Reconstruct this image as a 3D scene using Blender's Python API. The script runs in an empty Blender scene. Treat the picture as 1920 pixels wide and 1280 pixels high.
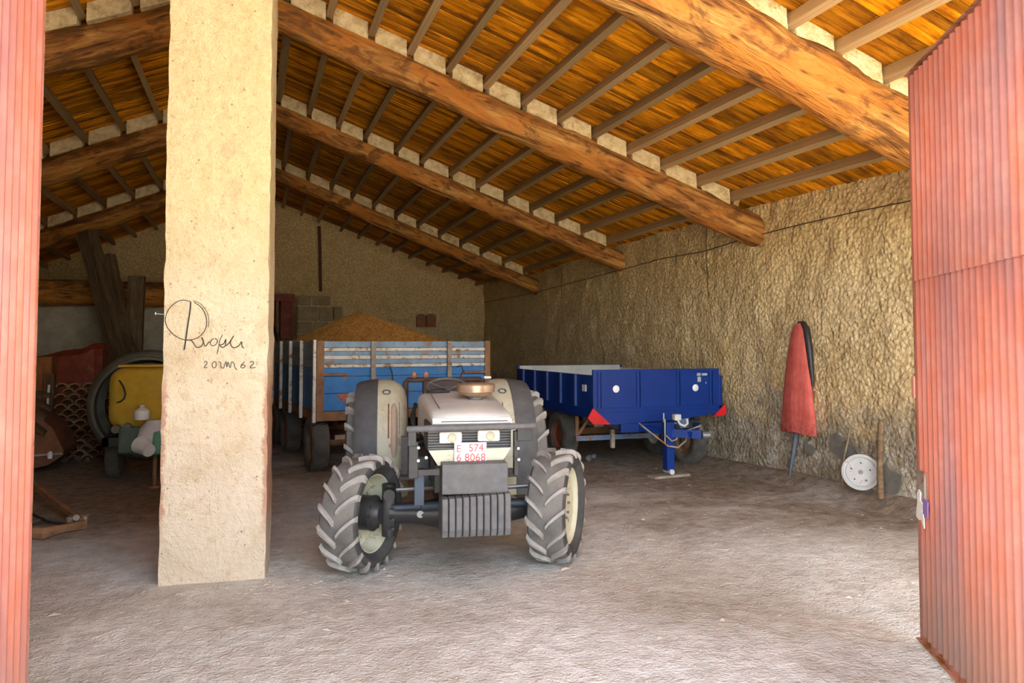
import bpy, bmesh, math, random
from mathutils import Vector, Matrix, noise as mnoise
R = math.radians
random.seed(7)
scn = bpy.context.scene
COL = scn.collection

# ------------------------------------------------------------------ camera
F, EYE, PITCH = 1400.0, 1.75, R(2.4)
VPX, VPY = 475.0, 645.0                       # where the barn's long axis vanishes (1920x1280 frame)
PCX, PCY = 960.0, VPY - F * math.tan(PITCH)   # principal point
YAW = math.atan((PCX - VPX) * math.cos(PITCH) / F)
cam_d = bpy.data.cameras.new('camera'); cam = bpy.data.objects.new('camera', cam_d); COL.objects.link(cam)
cam_d.sensor_fit = 'HORIZONTAL'; cam_d.sensor_width = 36.0
cam_d.lens = F / 1920 * 36.0
cam_d.shift_y = -(640.0 - PCY) / 1920.0
cam_d.clip_start = 0.05; cam_d.clip_end = 300
cam.location = (0, 0, EYE); cam.rotation_euler = (R(90) + PITCH, 0, -YAW)
scn.camera = cam

# ------------------------------------------------------------------ light and exposure
world = bpy.data.worlds.new('sky'); scn.world = world; world.use_nodes = True
wn = world.node_tree.nodes; wl = world.node_tree.links
bg = wn['Background']; bg.inputs['Strength'].default_value = 0.62
sky = wn.new('ShaderNodeTexSky'); sky.sky_type = 'NISHITA'; sky.sun_disc = False
sky.sun_elevation = R(40); sky.sun_rotation = R(-80); sky.dust_density = 3.0; sky.air_density = 1.0
hz = wn.new('ShaderNodeMix'); hz.data_type = 'RGBA'; hz.inputs[0].default_value = 0.55    # bright summer haze
wl.new(sky.outputs[0], hz.inputs[6]); hz.inputs[7].default_value = (1.9, 1.82, 1.62, 1)
wl.new(hz.outputs[2], bg.inputs[0])
sun_d = bpy.data.lights.new('sun', 'SUN'); sun_d.energy = 7.5; sun_d.angle = R(0.6); sun_d.color = (1.0, 0.93, 0.82)
sun = bpy.data.objects.new('sun', sun_d); COL.objects.link(sun)
sun.rotation_euler = Vector((1.15, 0.38, -1.0)).to_track_quat('-Z', 'Y').to_euler()
scn.view_settings.view_transform = 'Standard'; scn.view_settings.look = 'None'
scn.view_settings.gamma = 1.0; scn.view_settings.use_curve_mapping = False
scn.view_settings.exposure = 2.68
scn.cycles.diffuse_bounces = 4; scn.cycles.max_bounces = 6

# ------------------------------------------------------------------ pixel helpers (1920x1280 frame -> world)
_s, _c = math.sin, math.cos
FW = Vector((_s(YAW) * _c(PITCH), _c(YAW) * _c(PITCH), _s(PITCH)))
RT = Vector((_c(YAW), -_s(YAW), 0)); UP = Vector((-_s(YAW) * _s(PITCH), -_c(YAW) * _s(PITCH), _c(PITCH)))
EYEV = Vector((0, 0, EYE))
def ray(x, y): return FW + RT * ((x - PCX) / F) - UP * ((y - PCY) / F)
def onX(x, y, X): d = ray(x, y); return EYEV + d * (X / d.x)
def onY(x, y, Y): d = ray(x, y); return EYEV + d * (Y / d.y)
def onZ(x, y, Z=0.0): d = ray(x, y); return EYEV + d * ((Z - EYE) / d.z)

# ------------------------------------------------------------------ mesh building
class MB:
    def __init__(s): s.v = []; s.f = []
    def add(s, vs, fs, M=None):
        n = len(s.v)
        s.v += [tuple(M @ Vector(p)) if M else tuple(p) for p in vs]
        s.f += [tuple(i + n for i in f) for f in fs]
        return s
    def box(s, lo, hi, M=None, bev=0.0):
        x0, y0, z0 = lo; x1, y1, z1 = hi
        if bev <= 0:
            vs = [(x0,y0,z0),(x1,y0,z0),(x1,y1,z0),(x0,y1,z0),(x0,y0,z1),(x1,y0,z1),(x1,y1,z1),(x0,y1,z1)]
            return s.add(vs, [(0,3,2,1),(4,5,6,7),(0,1,5,4),(1,2,6,5),(2,3,7,6),(3,0,4,7)], M)
        bm = bmesh.new(); bmesh.ops.create_cube(bm, size=1.0)
        for v in bm.verts:
            v.co = Vector(((x0+x1)/2 + v.co.x*(x1-x0), (y0+y1)/2 + v.co.y*(y1-y0), (z0+z1)/2 + v.co.z*(z1-z0)))
        bmesh.ops.bevel(bm, geom=bm.edges[:], offset=bev, segments=2, profile=0.5, affect='EDGES')
        return s.bm(bm, M)
    def bm(s, bm, M=None):
        bm.verts.index_update()
        s.add([v.co[:] for v in bm.verts], [[v.index for v in f.verts] for f in bm.faces], M); bm.free(); return s
    def tube(s, pts, r, n=10, cap=True, M=None, flat=1.0):
        pts = [Vector(p) for p in pts]; rs = r if isinstance(r, (list, tuple)) else [r]*len(pts)
        vs = []; fs = []; prev = None
        for i, p in enumerate(pts):
            a = pts[max(0, i-1)]; b = pts[min(len(pts)-1, i+1)]
            t = (b - a); t = t.normalized() if t.length > 1e-9 else Vector((0,0,1))
            if prev is None:
                u = t.orthogonal().normalized()
            else:
                u = prev - t * prev.dot(t); u = u.normalized() if u.length > 1e-6 else t.orthogonal().normalized()
            w = t.cross(u); prev = u
            for k in range(n):
                an = 2*math.pi*k/n
                vs.append(p + (u*math.cos(an) + w*math.sin(an)*flat)*rs[i])
        for i in range(len(pts)-1):
            for k in range(n):
                fs.append((i*n+k, i*n+(k+1)%n, (i+1)*n+(k+1)%n, (i+1)*n+k))
        if cap:
            fs.append(tuple(reversed(range(n)))); fs.append(tuple(range((len(pts)-1)*n, len(pts)*n)))
        return s.add(vs, fs, M)
    def cyl(s, p0, p1, r0, r1=None, n=20, M=None):
        return s.tube([p0, p1], [r0, r0 if r1 is None else r1], n, True, M)
    def lathe(s, prof, n=32, M=None, closed=False):
        # prof: (radius, height) pairs around local Z
        vs = []; fs = []; m = len(prof)
        for k in range(n):
            a = 2*math.pi*k/n
            vs += [(r*math.cos(a), r*math.sin(a), h) for r, h in prof]
        for k in range(n):
            k2 = (k+1) % n
            for i in range(m if closed else m-1):
                j = (i+1) % m
                fs.append((k*m+i, k2*m+i, k2*m+j, k*m+j))
        return s.add(vs, fs, M)
    def prism(s, poly, z0, z1, M=None):
        n = len(poly)
        vs = [(x, y, z0) for x, y in poly] + [(x, y, z1) for x, y in poly]
        fs = [tuple(reversed(range(n))), tuple(range(n, 2*n))] + [(i, (i+1)%n, n+(i+1)%n, n+i) for i in range(n)]
        return s.add(vs, fs, M)
    def loft(s, secs, cap=True, M=None, closed=True):
        n = len(secs[0]); vs = [p for sc in secs for p in sc]; fs = []
        for i in range(len(secs)-1):
            for k in range(n if closed else n-1):
                fs.append((i*n+k, i*n+(k+1)%n, (i+1)*n+(k+1)%n, (i+1)*n+k))
        if cap and closed:
            fs.append(tuple(reversed(range(n)))); fs.append(tuple(range((len(secs)-1)*n, len(secs)*n)))
        return s.add(vs, fs, M)
    def build(s, name, mat, parent=None, smooth=None, loc=None, rot=None):
        me = bpy.data.meshes.new(name); me.from_pydata(s.v, [], s.f); me.update()
        bm = bmesh.new(); bm.from_mesh(me); bmesh.ops.recalc_face_normals(bm, faces=bm.faces[:]); bm.to_mesh(me); bm.free()
        o = bpy.data.objects.new(name, me); COL.objects.link(o)
        if mat: me.materials.append(mat)
        if smooth is not None:
            me.shade_smooth()
            if smooth < 180: me.set_sharp_from_angle(angle=R(smooth))
        if parent: o.parent = parent
        if loc is not None: o.location = loc
        if rot is not None: o.rotation_euler = rot
        return o

def build_split(mb, name, mat, parent=None, smooth=None):
    # one object for each separate piece in the builder
    n = len(mb.v); par = list(range(n))
    def find(a):
        while par[a] != a: par[a] = par[par[a]]; a = par[a]
        return a
    for f in mb.f:
        for v in f[1:]: par[find(f[0])] = find(v)
    groups = {}
    for f in mb.f: groups.setdefault(find(f[0]), []).append(f)
    outp = []
    for fs in groups.values():
        ids = sorted({v for f in fs for v in f}); m = {v: i for i, v in enumerate(ids)}
        p = MB(); p.add([mb.v[v] for v in ids], [tuple(m[v] for v in f) for f in fs]); outp.append(p.build(name, mat, parent, smooth))
    return outp
def tag(o, label=None, cat=None, group=None, kind=None):
    if label: o['label'] = label
    if cat: o['category'] = cat
    if group: o['group'] = group
    if kind: o['kind'] = kind
    return o
def empty(name, loc=(0,0,0), rz=0.0):
    o = bpy.data.objects.new(name, None); COL.objects.link(o); o.empty_display_size = 0.2
    o.location = loc; o.rotation_euler = (0, 0, rz); return o
def T(x=0, y=0, z=0): return Matrix.Translation((x, y, z))
def RX(a): return Matrix.Rotation(a, 4, 'X')
def RY(a): return Matrix.Rotation(a, 4, 'Y')
def RZ(a): return Matrix.Rotation(a, 4, 'Z')

# ------------------------------------------------------------------ materials
class N:
    def __init__(s, name):
        s.m = bpy.data.materials.new(name); s.m.use_nodes = True
        s.t = s.m.node_tree; s.b = s.t.nodes['Principled BSDF']
        s.tc = s.t.nodes.new('ShaderNodeTexCoord')
    def link(s, a, b): s.t.links.new(a, b)
    def coord(s, kind='Object', scale=(1,1,1), loc=(0,0,0)):
        mp = s.t.nodes.new('ShaderNodeMapping'); mp.inputs['Scale'].default_value = scale; mp.inputs['Location'].default_value = loc
        if kind == 'World':
            g = s.t.nodes.new('ShaderNodeNewGeometry'); s.link(g.outputs['Position'], mp.inputs['Vector'])
        else: s.link(s.tc.outputs[kind], mp.inputs['Vector'])
        return mp.outputs[0]
    def noise(s, vec, scale, detail=5, rough=0.6, dist=0.0):
        n = s.t.nodes.new('ShaderNodeTexNoise'); n.inputs['Scale'].default_value = scale; n.inputs['Detail'].default_value = min(detail, 4)
        n.inputs['Roughness'].default_value = rough; n.inputs['Distortion'].default_value = dist
        s.link(vec, n.inputs['Vector']); return n.outputs['Fac']
    def vor(s, vec, scale, feature='F1', out='Distance', rnd=1.0):
        n = s.t.nodes.new('ShaderNodeTexVoronoi'); n.feature = feature; n.inputs['Scale'].default_value = scale
        n.inputs['Randomness'].default_value = rnd; s.link(vec, n.inputs['Vector']); return n.outputs[out]
    def ramp(s, fac, stops):
        n = s.t.nodes.new('ShaderNodeValToRGB'); e = n.color_ramp.elements
        while len(e) < len(stops): e.new(0.5)
        for k, (p, c) in enumerate(stops):
            e[k].position = p
            e[k].color = (c, c, c, 1) if isinstance(c, (int, float)) else (*c, 1)
        s.link(fac, n.inputs['Fac']); return n.outputs[0]
    def mix(s, fac, a, b, mode='MIX'):
        n = s.t.nodes.new('ShaderNodeMix'); n.data_type = 'RGBA'; n.blend_type = mode
        for sock, v in ((n.inputs['Factor'], fac), (n.inputs['A'], a), (n.inputs['B'], b)) if False else ((n.inputs[0], fac), (n.inputs[6], a), (n.inputs[7], b)):
            if isinstance(v, (int, float)): sock.default_value = v
            elif isinstance(v, tuple): sock.default_value = (*v, 1)
            else: s.link(v, sock)
        return n.outputs[2]
    def math(s, op, a, b=0.0, clamp=False):
        n = s.t.nodes.new('ShaderNodeMath'); n.operation = op; n.use_clamp = clamp
        for k, v in ((0, a), (1, b)):
            if isinstance(v, (int, float)): n.inputs[k].default_value = v
            else: s.link(v, n.inputs[k])
        return n.outputs[0]
    def sep(s, vec):
        n = s.t.nodes.new('ShaderNodeSeparateXYZ'); s.link(vec, n.inputs[0]); return n.outputs
    def rand(s):
        n = s.t.nodes.new('ShaderNodeObjectInfo'); return n.outputs['Random']
    def maprange(s, v, a, b, c=0.0, d=1.0):
        n = s.t.nodes.new('ShaderNodeMapRange'); n.interpolation_type = 'SMOOTHSTEP'
        for k, x in ((1, a), (2, b), (3, c), (4, d)): n.inputs[k].default_value = x
        s.link(v, n.inputs[0]); return n.outputs[0]
    def bump(s, h, strength=0.5, dist=0.02, prev=None):
        n = s.t.nodes.new('ShaderNodeBump'); n.inputs['Strength'].default_value = strength; n.inputs['Distance'].default_value = dist
        s.link(h, n.inputs['Height'])
        if prev is not None: s.link(prev, n.inputs['Normal'])
        s.link(n.outputs[0], s.b.inputs['Normal']); return n.outputs[0]
    def out(s, col=None, rough=0.8, metal=0.0, spec=0.3):
        if col is not None:
            if isinstance(col, tuple): s.b.inputs['Base Color'].default_value = (*col, 1)
            else: s.link(col, s.b.inputs['Base Color'])
        if isinstance(rough, (int, float)): s.b.inputs['Roughness'].default_value = rough
        else: s.link(rough, s.b.inputs['Roughness'])
        s.b.inputs['Metallic'].default_value = metal; s.b.inputs['Specular IOR Level'].default_value = spec
        return s.m

def paint(name, c, c2=None, rust=0.0, rustcol=(0.22,0.085,0.03), rough=0.45, metal=0.0, scale=6.0, bump=0.08, dust=0.0):
    n = N(name); v = n.coord(); c2 = c2 or tuple(x*0.78 for x in c)
    col = n.ramp(n.noise(v, scale, 6, 0.65), [(0.3, c2), (0.65, c)])
    if rust > 0:
        f = n.ramp(n.noise(v, scale*1.7, 8, 0.7, 0.6), [(0.62 - rust*0.35, 0.0), (0.70 - rust*0.30, 1.0)])
        col = n.mix(f, col, rustcol)
    if dust > 0:
        f = n.math('MULTIPLY', n.ramp(n.noise(v, scale*0.8, 5), [(0.3, 0.2), (0.7, 1.0)]), dust)
        col = n.mix(f, col, (0.42, 0.37, 0.30))
    n.bump(n.noise(v, scale*8, 4), bump, 0.01)
    return n.out(col, rough, metal)

def wood(name, dark, light, stretch=(1.2, 14, 14), rough=0.8, rnd=0.0, hole=0.0, bump=0.35):
    n = N(name); v = n.coord('Object', stretch)
    g = n.noise(v, 1.6, 8, 0.65, 0.8)
    col = n.ramp(g, [(0.30, dark), (0.52, tuple((a+b)/2 for a, b in zip(dark, light))), (0.70, light)])
    v2 = n.coord('Object', (stretch[0]*0.6, stretch[1]*0.25, stretch[2]*0.25))
    col = n.mix(n.ramp(n.noise(v2, 1.3, 4), [(0.35, 0.55), (0.65, 0.0)]), col, dark)
    if hole:
        vh = n.coord('Object', (stretch[0]*1.6, stretch[1]*0.8, stretch[2]*0.8))
        col = n.mix(n.ramp(n.vor(vh, 1.4), [(0.05, hole), (0.16, 0.0)]), col, tuple(x*0.3 for x in dark))
    if rnd:
        h = n.t.nodes.new('ShaderNodeHueSaturation'); n.link(col, h.inputs['Color'])
        n.link(n.maprange(n.rand(), 0, 1, 1-rnd, 1+rnd*0.6), h.inputs['Value']); col = h.outputs[0]
    n.bump(g, bump, 0.02)
    return n.out(col, rough, 0.0, 0.2)

MAT = {}
def wall_material():
    n = N('rough_plaster'); p = n.coord('World')
    big = n.noise(p, 0.55, 4); mid = n.noise(p, 2.6, 6, 0.7); fine = n.noise(p, 26, 5, 0.6)
    col = n.ramp(mid, [(0.28, (0.50,0.36,0.17)), (0.5, (0.70,0.53,0.28)), (0.72, (0.82,0.67,0.41))])
    col = n.mix(n.ramp(big, [(0.45, 0.0), (0.65, 0.5)]), col, (0.74,0.60,0.37))
    z = n.sep(p)[2]
    up = n.maprange(n.math('ADD', z, n.math('MULTIPLY', mid, 0.9)), 2.4, 3.8)
    col = n.mix(n.math('MULTIPLY', up, 0.6), col, (0.74,0.50,0.195))
    damp = n.maprange(n.math('ADD', z, n.math('MULTIPLY', n.noise(p, 1.5, 6, 0.7), -1.7)), -0.25, 0.35, 1.0, 0.0)
    grey = n.ramp(n.noise(p, 4.5, 7, 0.75), [(0.36, (0.15,0.14,0.118)), (0.52, (0.31,0.29,0.245)), (0.66, (0.56,0.535,0.47))])
    col = n.mix(n.math('MULTIPLY', damp, 0.92), col, grey)
    col = n.mix(n.ramp(fine, [(0.33, 0.35), (0.46, 0.0)]), col, (0.26,0.175,0.08))
    peb = n.vor(n.coord('World', (1, 1, 1.0)), 19)
    col = n.mix(n.ramp(peb, [(0.36, 0.0), (0.62, 0.42)]), col, (0.34,0.225,0.095))  # hollows between pebbles darkened in colour, as relief shade
    col = n.mix(n.ramp(peb, [(0.05, 0.3), (0.25, 0.0)]), col, (0.78,0.64,0.40))  # pebble tops lightened in colour, as caught light
    b0 = n.bump(n.noise(p, 7.0, 5, 0.6, 1.0), 0.7, 0.05)
    b1 = n.bump(n.math('SUBTRACT', 1.0, peb), 0.55, 0.035, b0)
    n.bump(fine, 0.6, 0.02, b1)
    return n.out(col, 0.95, 0, 0.1)
MAT['wall'] = wall_material()
def infill_material():
    n = N('lime_mortar'); p = n.coord('World')
    col = n.ramp(n.noise(p, 9, 6, 0.7), [(0.3, (0.48,0.33,0.14)), (0.5, (0.74,0.57,0.30)), (0.7, (0.86,0.72,0.44))])
    n.bump(n.noise(p, 22, 6, 0.7), 0.9, 0.05); return n.out(col, 0.95, 0, 0.1)
MAT['mortar'] = infill_material()
def floor_material():
    n = N('dusty_concrete'); p = n.coord('World')
    xyz = n.sep(p)
    a = n.noise(p, 0.8, 8, 0.62, 0.4); b = n.noise(p, 7, 7, 0.7); c = n.noise(p, 45, 3, 0.6)
    col = n.ramp(a, [(0.30, (0.45,0.425,0.365)), (0.5, (0.60,0.585,0.53)), (0.68, (0.70,0.695,0.645))])
    col = n.mix(n.ramp(b, [(0.35, 0.4), (0.6, 0.0)]), col, (0.29,0.245,0.19))
    # trampled brown earth towards the side wall and under the trailers
    q = n.coord('World', (0.55, 0.85, 1)); d = n.noise(q, 0.9, 7, 0.65, 0.6)
    e = n.math('ADD', n.math('MULTIPLY', xyz[0], 0.10), n.math('MULTIPLY', xyz[1], 0.085))
    f = n.maprange(n.math('ADD', e, n.math('MULTIPLY', d, 1.3)), 1.40, 1.95)
    fl = n.math('MULTIPLY', n.maprange(n.math('ADD', xyz[1], n.math('MULTIPLY', d, 3.0)), 8.3, 10.5), n.maprange(xyz[0], 0.9, -0.3)); f = n.math('MAXIMUM', f, fl)  # left aisle: brown earth floor, darkened further by colour to deepen the shade
    col = n.mix(n.math('MULTIPLY', f, 0.9), col, n.ramp(b, [(0.35, (0.115,0.078,0.045)), (0.6, (0.27,0.20,0.135))]))
    n2 = n.ramp(c, [(0.66, 0.0), (0.74, 0.6)]); col = n.mix(n2, col, (0.62,0.58,0.50))
    b1 = n.bump(b, 0.7, 0.05); n.bump(c, 0.7, 0.02, b1)
    return n.out(col, 0.92, 0, 0.2)
MAT['floor'] = floor_material()
def pillar_material():
    n = N('pillar_render'); p = n.coord('Object')
    xyz = n.sep(p); a = n.noise(p, 1.7, 7, 0.65); b = n.noise(p, 14, 6, 0.7)
    col = n.ramp(a, [(0.3, (0.50,0.385,0.23)), (0.47, (0.64,0.525,0.355)), (0.68, (0.74,0.635,0.47))])
    up = n.maprange(n.math('ADD', xyz[2], n.math('MULTIPLY', a, 0.8)), 2.0, 3.4)
    col = n.mix(n.math('MULTIPLY', up, 0.7), col, n.ramp(b, [(0.3, (0.55,0.395,0.16)), (0.65, (0.70,0.54,0.27))]))
    low = n.maprange(xyz[2], 1.55, 0.6); col = n.mix(n.math('MULTIPLY', low, 0.45), col, (0.62,0.52,0.43))
    # worn corners with red brick showing below shoulder height
    ed = n.maprange(n.math('ADD', n.math('ABSOLUTE', xyz[0]), n.math('MULTIPLY', n.noise(p, 7, 6, 0.75), 0.13)), 0.395, 0.425)
    lo = n.maprange(n.math('ABSOLUTE', n.math('ADD', xyz[2], -0.95)), 0.75, 0.35)
    br = n.math('MULTIPLY', ed, lo); col = n.mix(n.math('MULTIPLY', br, 0.8), col, (0.42,0.19,0.12))
    col = n.mix(n.ramp(n.noise(p, 5.0, 8, 0.75, 0.5), [(0.36, 0.5), (0.47, 0.0)]), col, (0.50,0.37,0.21))
    col = n.mix(n.ramp(n.noise(p, 22, 5, 0.7), [(0.32, 0.6), (0.42, 0.0)]), col, (0.34,0.24,0.13))
    col = n.mix(n.ramp(n.vor(p, 11), [(0.05, 0.8), (0.10, 0.0)]), col, (0.20,0.14,0.08))
    b1 = n.bump(b, 0.8, 0.035); n.bump(n.noise(p, 60, 3), 0.6, 0.012, b1)
    return n.out(col, 0.92, 0, 0.15)
MAT['pillar'] = pillar_material()
def log_material():
    n = N('log_wood'); v = n.coord('Object', (0.8, 6, 6)); u = n.coord('Object', (1.3, 2.2, 2.2)); w = n.coord('Object', (2.2, 12, 12))
    g = n.noise(v, 1.5, 8, 0.68, 0.9)
    col = n.ramp(g, [(0.34, (0.085,0.030,0.007)), (0.48, (0.27,0.105,0.022)), (0.60, (0.43,0.205,0.048)), (0.74, (0.58,0.33,0.105))])
    col = n.mix(n.ramp(n.noise(u, 1.0, 6, 0.6, 0.5), [(0.50, 0.0), (0.60, 0.7)]), col, (0.45,0.155,0.022))
    col = n.mix(n.ramp(n.noise(u, 1.7, 5, 0.65, 1.0), [(0.38, 0.85), (0.48, 0.0)]), col, (0.14,0.055,0.014))
    col = n.mix(n.ramp(n.vor(w, 1.1), [(0.08, 0.85), (0.22, 0.0)]), col, (0.06,0.022,0.006))
    b1 = n.bump(g, 0.9, 0.05); n.bump(n.noise(w, 1.6, 5), 0.7, 0.03, b1)
    return n.out(col, 0.75, 0, 0.2)
MAT['log'] = log_material()
MAT['log_end'] = wood('log_end_grain', (0.20,0.10,0.03), (0.52,0.30,0.12), (3, 3, 3), 0.85)
MAT['joist'] = wood('joist_wood', (0.28,0.165,0.065), (0.70,0.49,0.24), (1.4, 16, 16), 0.8, 0.25, 0.0, 0.4)
def board_material():
    n = N('deck_board_wood'); v = n.coord('Object', (3.5, 1.2, 1)); g = n.noise(v, 2.2, 8, 0.65, 0.7)
    w = n.coord('World', (2.2, 7, 2.2)); h = n.noise(w, 1.1, 5, 0.6)
    col = n.ramp(g, [(0.30, (0.20,0.065,0.010)), (0.48, (0.58,0.215,0.030)), (0.70, (0.84,0.40,0.085))])
    col = n.mix(n.ramp(h, [(0.36, 0.75), (0.50, 0.0)]), col, (0.17,0.055,0.012))
    hs = n.t.nodes.new('ShaderNodeHueSaturation'); n.link(col, hs.inputs['Color'])
    n.link(n.maprange(n.rand(), 0, 1, 0.50, 1.35), hs.inputs['Value']); hs.inputs['Saturation'].default_value = 1.08
    n.bump(g, 0.4, 0.02); return n.out(hs.outputs[0], 0.75, 0, 0.2)
MAT['board'] = board_material()
MAT['underlay'] = paint('roof_underlay', (0.035,0.015,0.006), rough=0.95)
def door_material():
    n = N('faded_red_sheet'); p = n.coord('Object', (1, 1, 0.35)); q = n.coord('Object')
    a = n.noise(p, 1.1, 5, 0.6, 0.4); b = n.noise(q, 6, 6, 0.7)
    col = n.ramp(a, [(0.34, (0.29,0.155,0.155)), (0.45, (0.38,0.145,0.12)), (0.54, (0.48,0.145,0.090)), (0.62, (0.40,0.175,0.155)), (0.76, (0.43,0.25,0.235))])  # faded paint; its orange patches paint in warm light on the doors
    col = n.mix(n.ramp(b, [(0.45, 0.0), (0.75, 0.35)]), col, (0.56,0.30,0.24))
    z = n.sep(q)[2]; dust = n.maprange(n.math('ADD', z, n.math('MULTIPLY', b, 0.5)), 1.1, 0.2)
    col = n.mix(n.math('MULTIPLY', dust, 0.45), col, (0.50,0.37,0.28))
    n.bump(b, 0.1, 0.01); return n.out(col, 0.5, 0.0, 0.4)
MAT['door'] = door_material()
MAT['door_frame'] = paint('door_frame_iron', (0.44,0.20,0.13), (0.30,0.13,0.085), 0.35, rough=0.6)
MAT['black'] = paint('black_iron', (0.026,0.026,0.028), (0.012,0.012,0.014), rough=0.4, dust=0.03)
MAT['darkblue'] = paint('blue_black_plastic', (0.040,0.060,0.090), (0.022,0.034,0.055), rough=0.5, dust=0.03)
MAT['fender_dark'] = paint('fender_grey', (0.075,0.085,0.098), (0.042,0.050,0.062), rough=0.5, dust=0.16)
MAT['cream'] = paint('cream_paint', (0.60,0.585,0.44), (0.47,0.45,0.31), 0.06, rough=0.4, dust=0.15)
MAT['hood'] = paint('pale_grey_paint', (0.70,0.72,0.69), (0.61,0.63,0.60), rough=0.35, dust=0.10)
MAT['white'] = paint('white_paint', (0.75,0.75,0.70), (0.64,0.63,0.58), rough=0.4)
MAT['grey'] = paint('grey_casting', (0.125,0.125,0.128), (0.085,0.085,0.088), rough=0.6, dust=0.08, scale=12, bump=0.3)
MAT['steel'] = paint('bare_steel', (0.30,0.30,0.30), (0.20,0.20,0.20), rough=0.4, metal=0.6)
MAT['lens'] = paint('lamp_lens', (0.86,0.86,0.80), (0.78,0.78,0.70), rough=0.15)
MAT['tan'] = paint('tan_metal', (0.44,0.315,0.215), (0.33,0.225,0.14), rough=0.3, metal=0.35)
MAT['tyre'] = paint('dusty_rubber', (0.13,0.125,0.12), (0.075,0.073,0.072), rough=0.9, dust=0.28, scale=5)
MAT['lug'] = paint('dusty_tread', (0.36,0.345,0.325), (0.24,0.23,0.215), rough=0.9, dust=0.25, scale=10)
MAT['sidewall'] = paint('black_sidewall', (0.055,0.055,0.056), (0.03,0.03,0.031), rough=0.75, dust=0.06)
MAT['oldtyre'] = paint('old_rubber', (0.085,0.08,0.072), (0.045,0.042,0.04), rough=0.9, dust=0.18)
MAT['plate'] = paint('plate_white', (0.78,0.75,0.72), rough=0.4)
MAT['plate_red'] = paint('plate_red', (0.60,0.10,0.10), rough=0.5)
MAT['blue'] = paint('deep_blue_paint', (0.004,0.032,0.205), (0.003,0.023,0.155), 0.0, rough=0.4, scale=3)
MAT['blue_rail'] = paint('light_blue_steel', (0.13,0.22,0.36), (0.09,0.15,0.26), 0.25, rough=0.5)
MAT['offwhite'] = paint('offwhite_lining', (0.62,0.61,0.57), (0.48,0.47,0.43), rough=0.6, scale=3)
MAT['red'] = paint('reflector_red', (0.65,0.02,0.025), (0.5,0.015,0.02), rough=0.3)
MAT['rust'] = paint('rusty_iron', (0.30,0.155,0.075), (0.17,0.08,0.04), rough=0.85)
MAT['woodblue'] = paint('worn_blue_boards', (0.045,0.20,0.46), (0.03,0.13,0.33), 0.16, (0.26,0.15,0.08), rough=0.6, scale=4)
MAT['woodgrey'] = paint('grey_blue_boards', (0.24,0.33,0.41), (0.15,0.23,0.31), 0.22, (0.27,0.15,0.08), rough=0.6, scale=5)
MAT['slatwhite'] = paint('worn_white_rails', (0.66,0.62,0.54), (0.52,0.47,0.39), 0.26, (0.28,0.14,0.06), rough=0.6, scale=5)
MAT['stake'] = paint('rust_grey_stake', (0.36,0.31,0.25), (0.25,0.19,0.13), 0.2, rough=0.7)
MAT['corn'] = None

# ================================================================== THE BUILDING
XR, XL, YB, YF = 6.55, -6.6, 21.5, 1.15       # side walls, back wall, front wall
SUP_R = [(1.0, 5.74, .345), (4.95, 5.68, .337), (8.55, 5.69, .33), (12.55, 5.79, .35), (17.05, 5.84, .38), (21.6, 5.76, .36)]
SUP_L = [(1.0, 5.80, .43), (4.95, 5.80, .43), (8.55, 5.80, .43), (12.55, 5.80, .43), (17.05, 5.80, .425), (21.6, 5.78, .43)]
def sup(S, y):
    for (y0, b0, a0), (y1, b1, a1) in zip(S, S[1:]):
        if y <= y1 or y1 == S[-1][0]:
            t = (y - y0) / (y1 - y0); return b0 + (b1-b0)*t, a0 + (a1-a0)*t
JH = 0.125                                     # joist height
def deck_z(side, x, y):
    b, a = sup(SUP_R if side > 0 else SUP_L, y); return b - a*abs(x) + JH*math.sqrt(1 + a*a)

def grid(name, fn, nu, nv, mat, smooth=True):
    vs = [fn(i/nu, j/nv) for j in range(nv+1) for i in range(nu+1)]
    fs = [(j*(nu+1)+i, j*(nu+1)+i+1, (j+1)*(nu+1)+i+1, (j+1)*(nu+1)+i) for j in range(nv) for i in range(nu)]
    me = bpy.data.meshes.new(name); me.from_pydata(vs, [], fs); me.materials.append(mat)
    if smooth: me.shade_smooth()
    o = bpy.data.objects.new(name, me); COL.objects.link(o); return o
def nz(x, y, z, s=1.0): return mnoise.fractal(Vector((x*s, y*s, z*s)), 1.0, 2.0, 4)

# floor, rising into an earth fillet along the side wall near the entrance
def floor_z(x, y):
    k = max(0.0, min(1.0, (x - 6.15) / 0.4)); k = k*k*(3-2*k)
    m = max(0.0, min(1.0, (10.0 - y) / 2.5))
    return 0.09*k*m + 0.05*k
floor = grid('floor', lambda u, v: (lambda x, y: (x, y, floor_z(x, y) + 0.004*nz(x, y, 0, 1.6)))(-6.8 + 13.6*u, 1.0 + 20.7*v), 220, 240, MAT['floor'])
tag(floor, 'dusty concrete floor with brown earth stains', kind='structure')
ground = MB().box((-40, -45, -0.3), (40, 1.0, 0.0)).build('ground', None)
def ground_material():
    n = N('sunlit_yard'); p = n.coord('World')
    col = n.ramp(n.noise(p, 1.2, 7, 0.65), [(0.3, (0.47,0.43,0.35)), (0.7, (0.61,0.57,0.49))])
    n.bump(n.noise(p, 12, 5), 0.4, 0.03); return n.out(col, 0.95, 0, 0.1)
ground.data.materials.append(ground_material()); tag(ground, 'pale dry yard in front of the barn', kind='structure')

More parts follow.
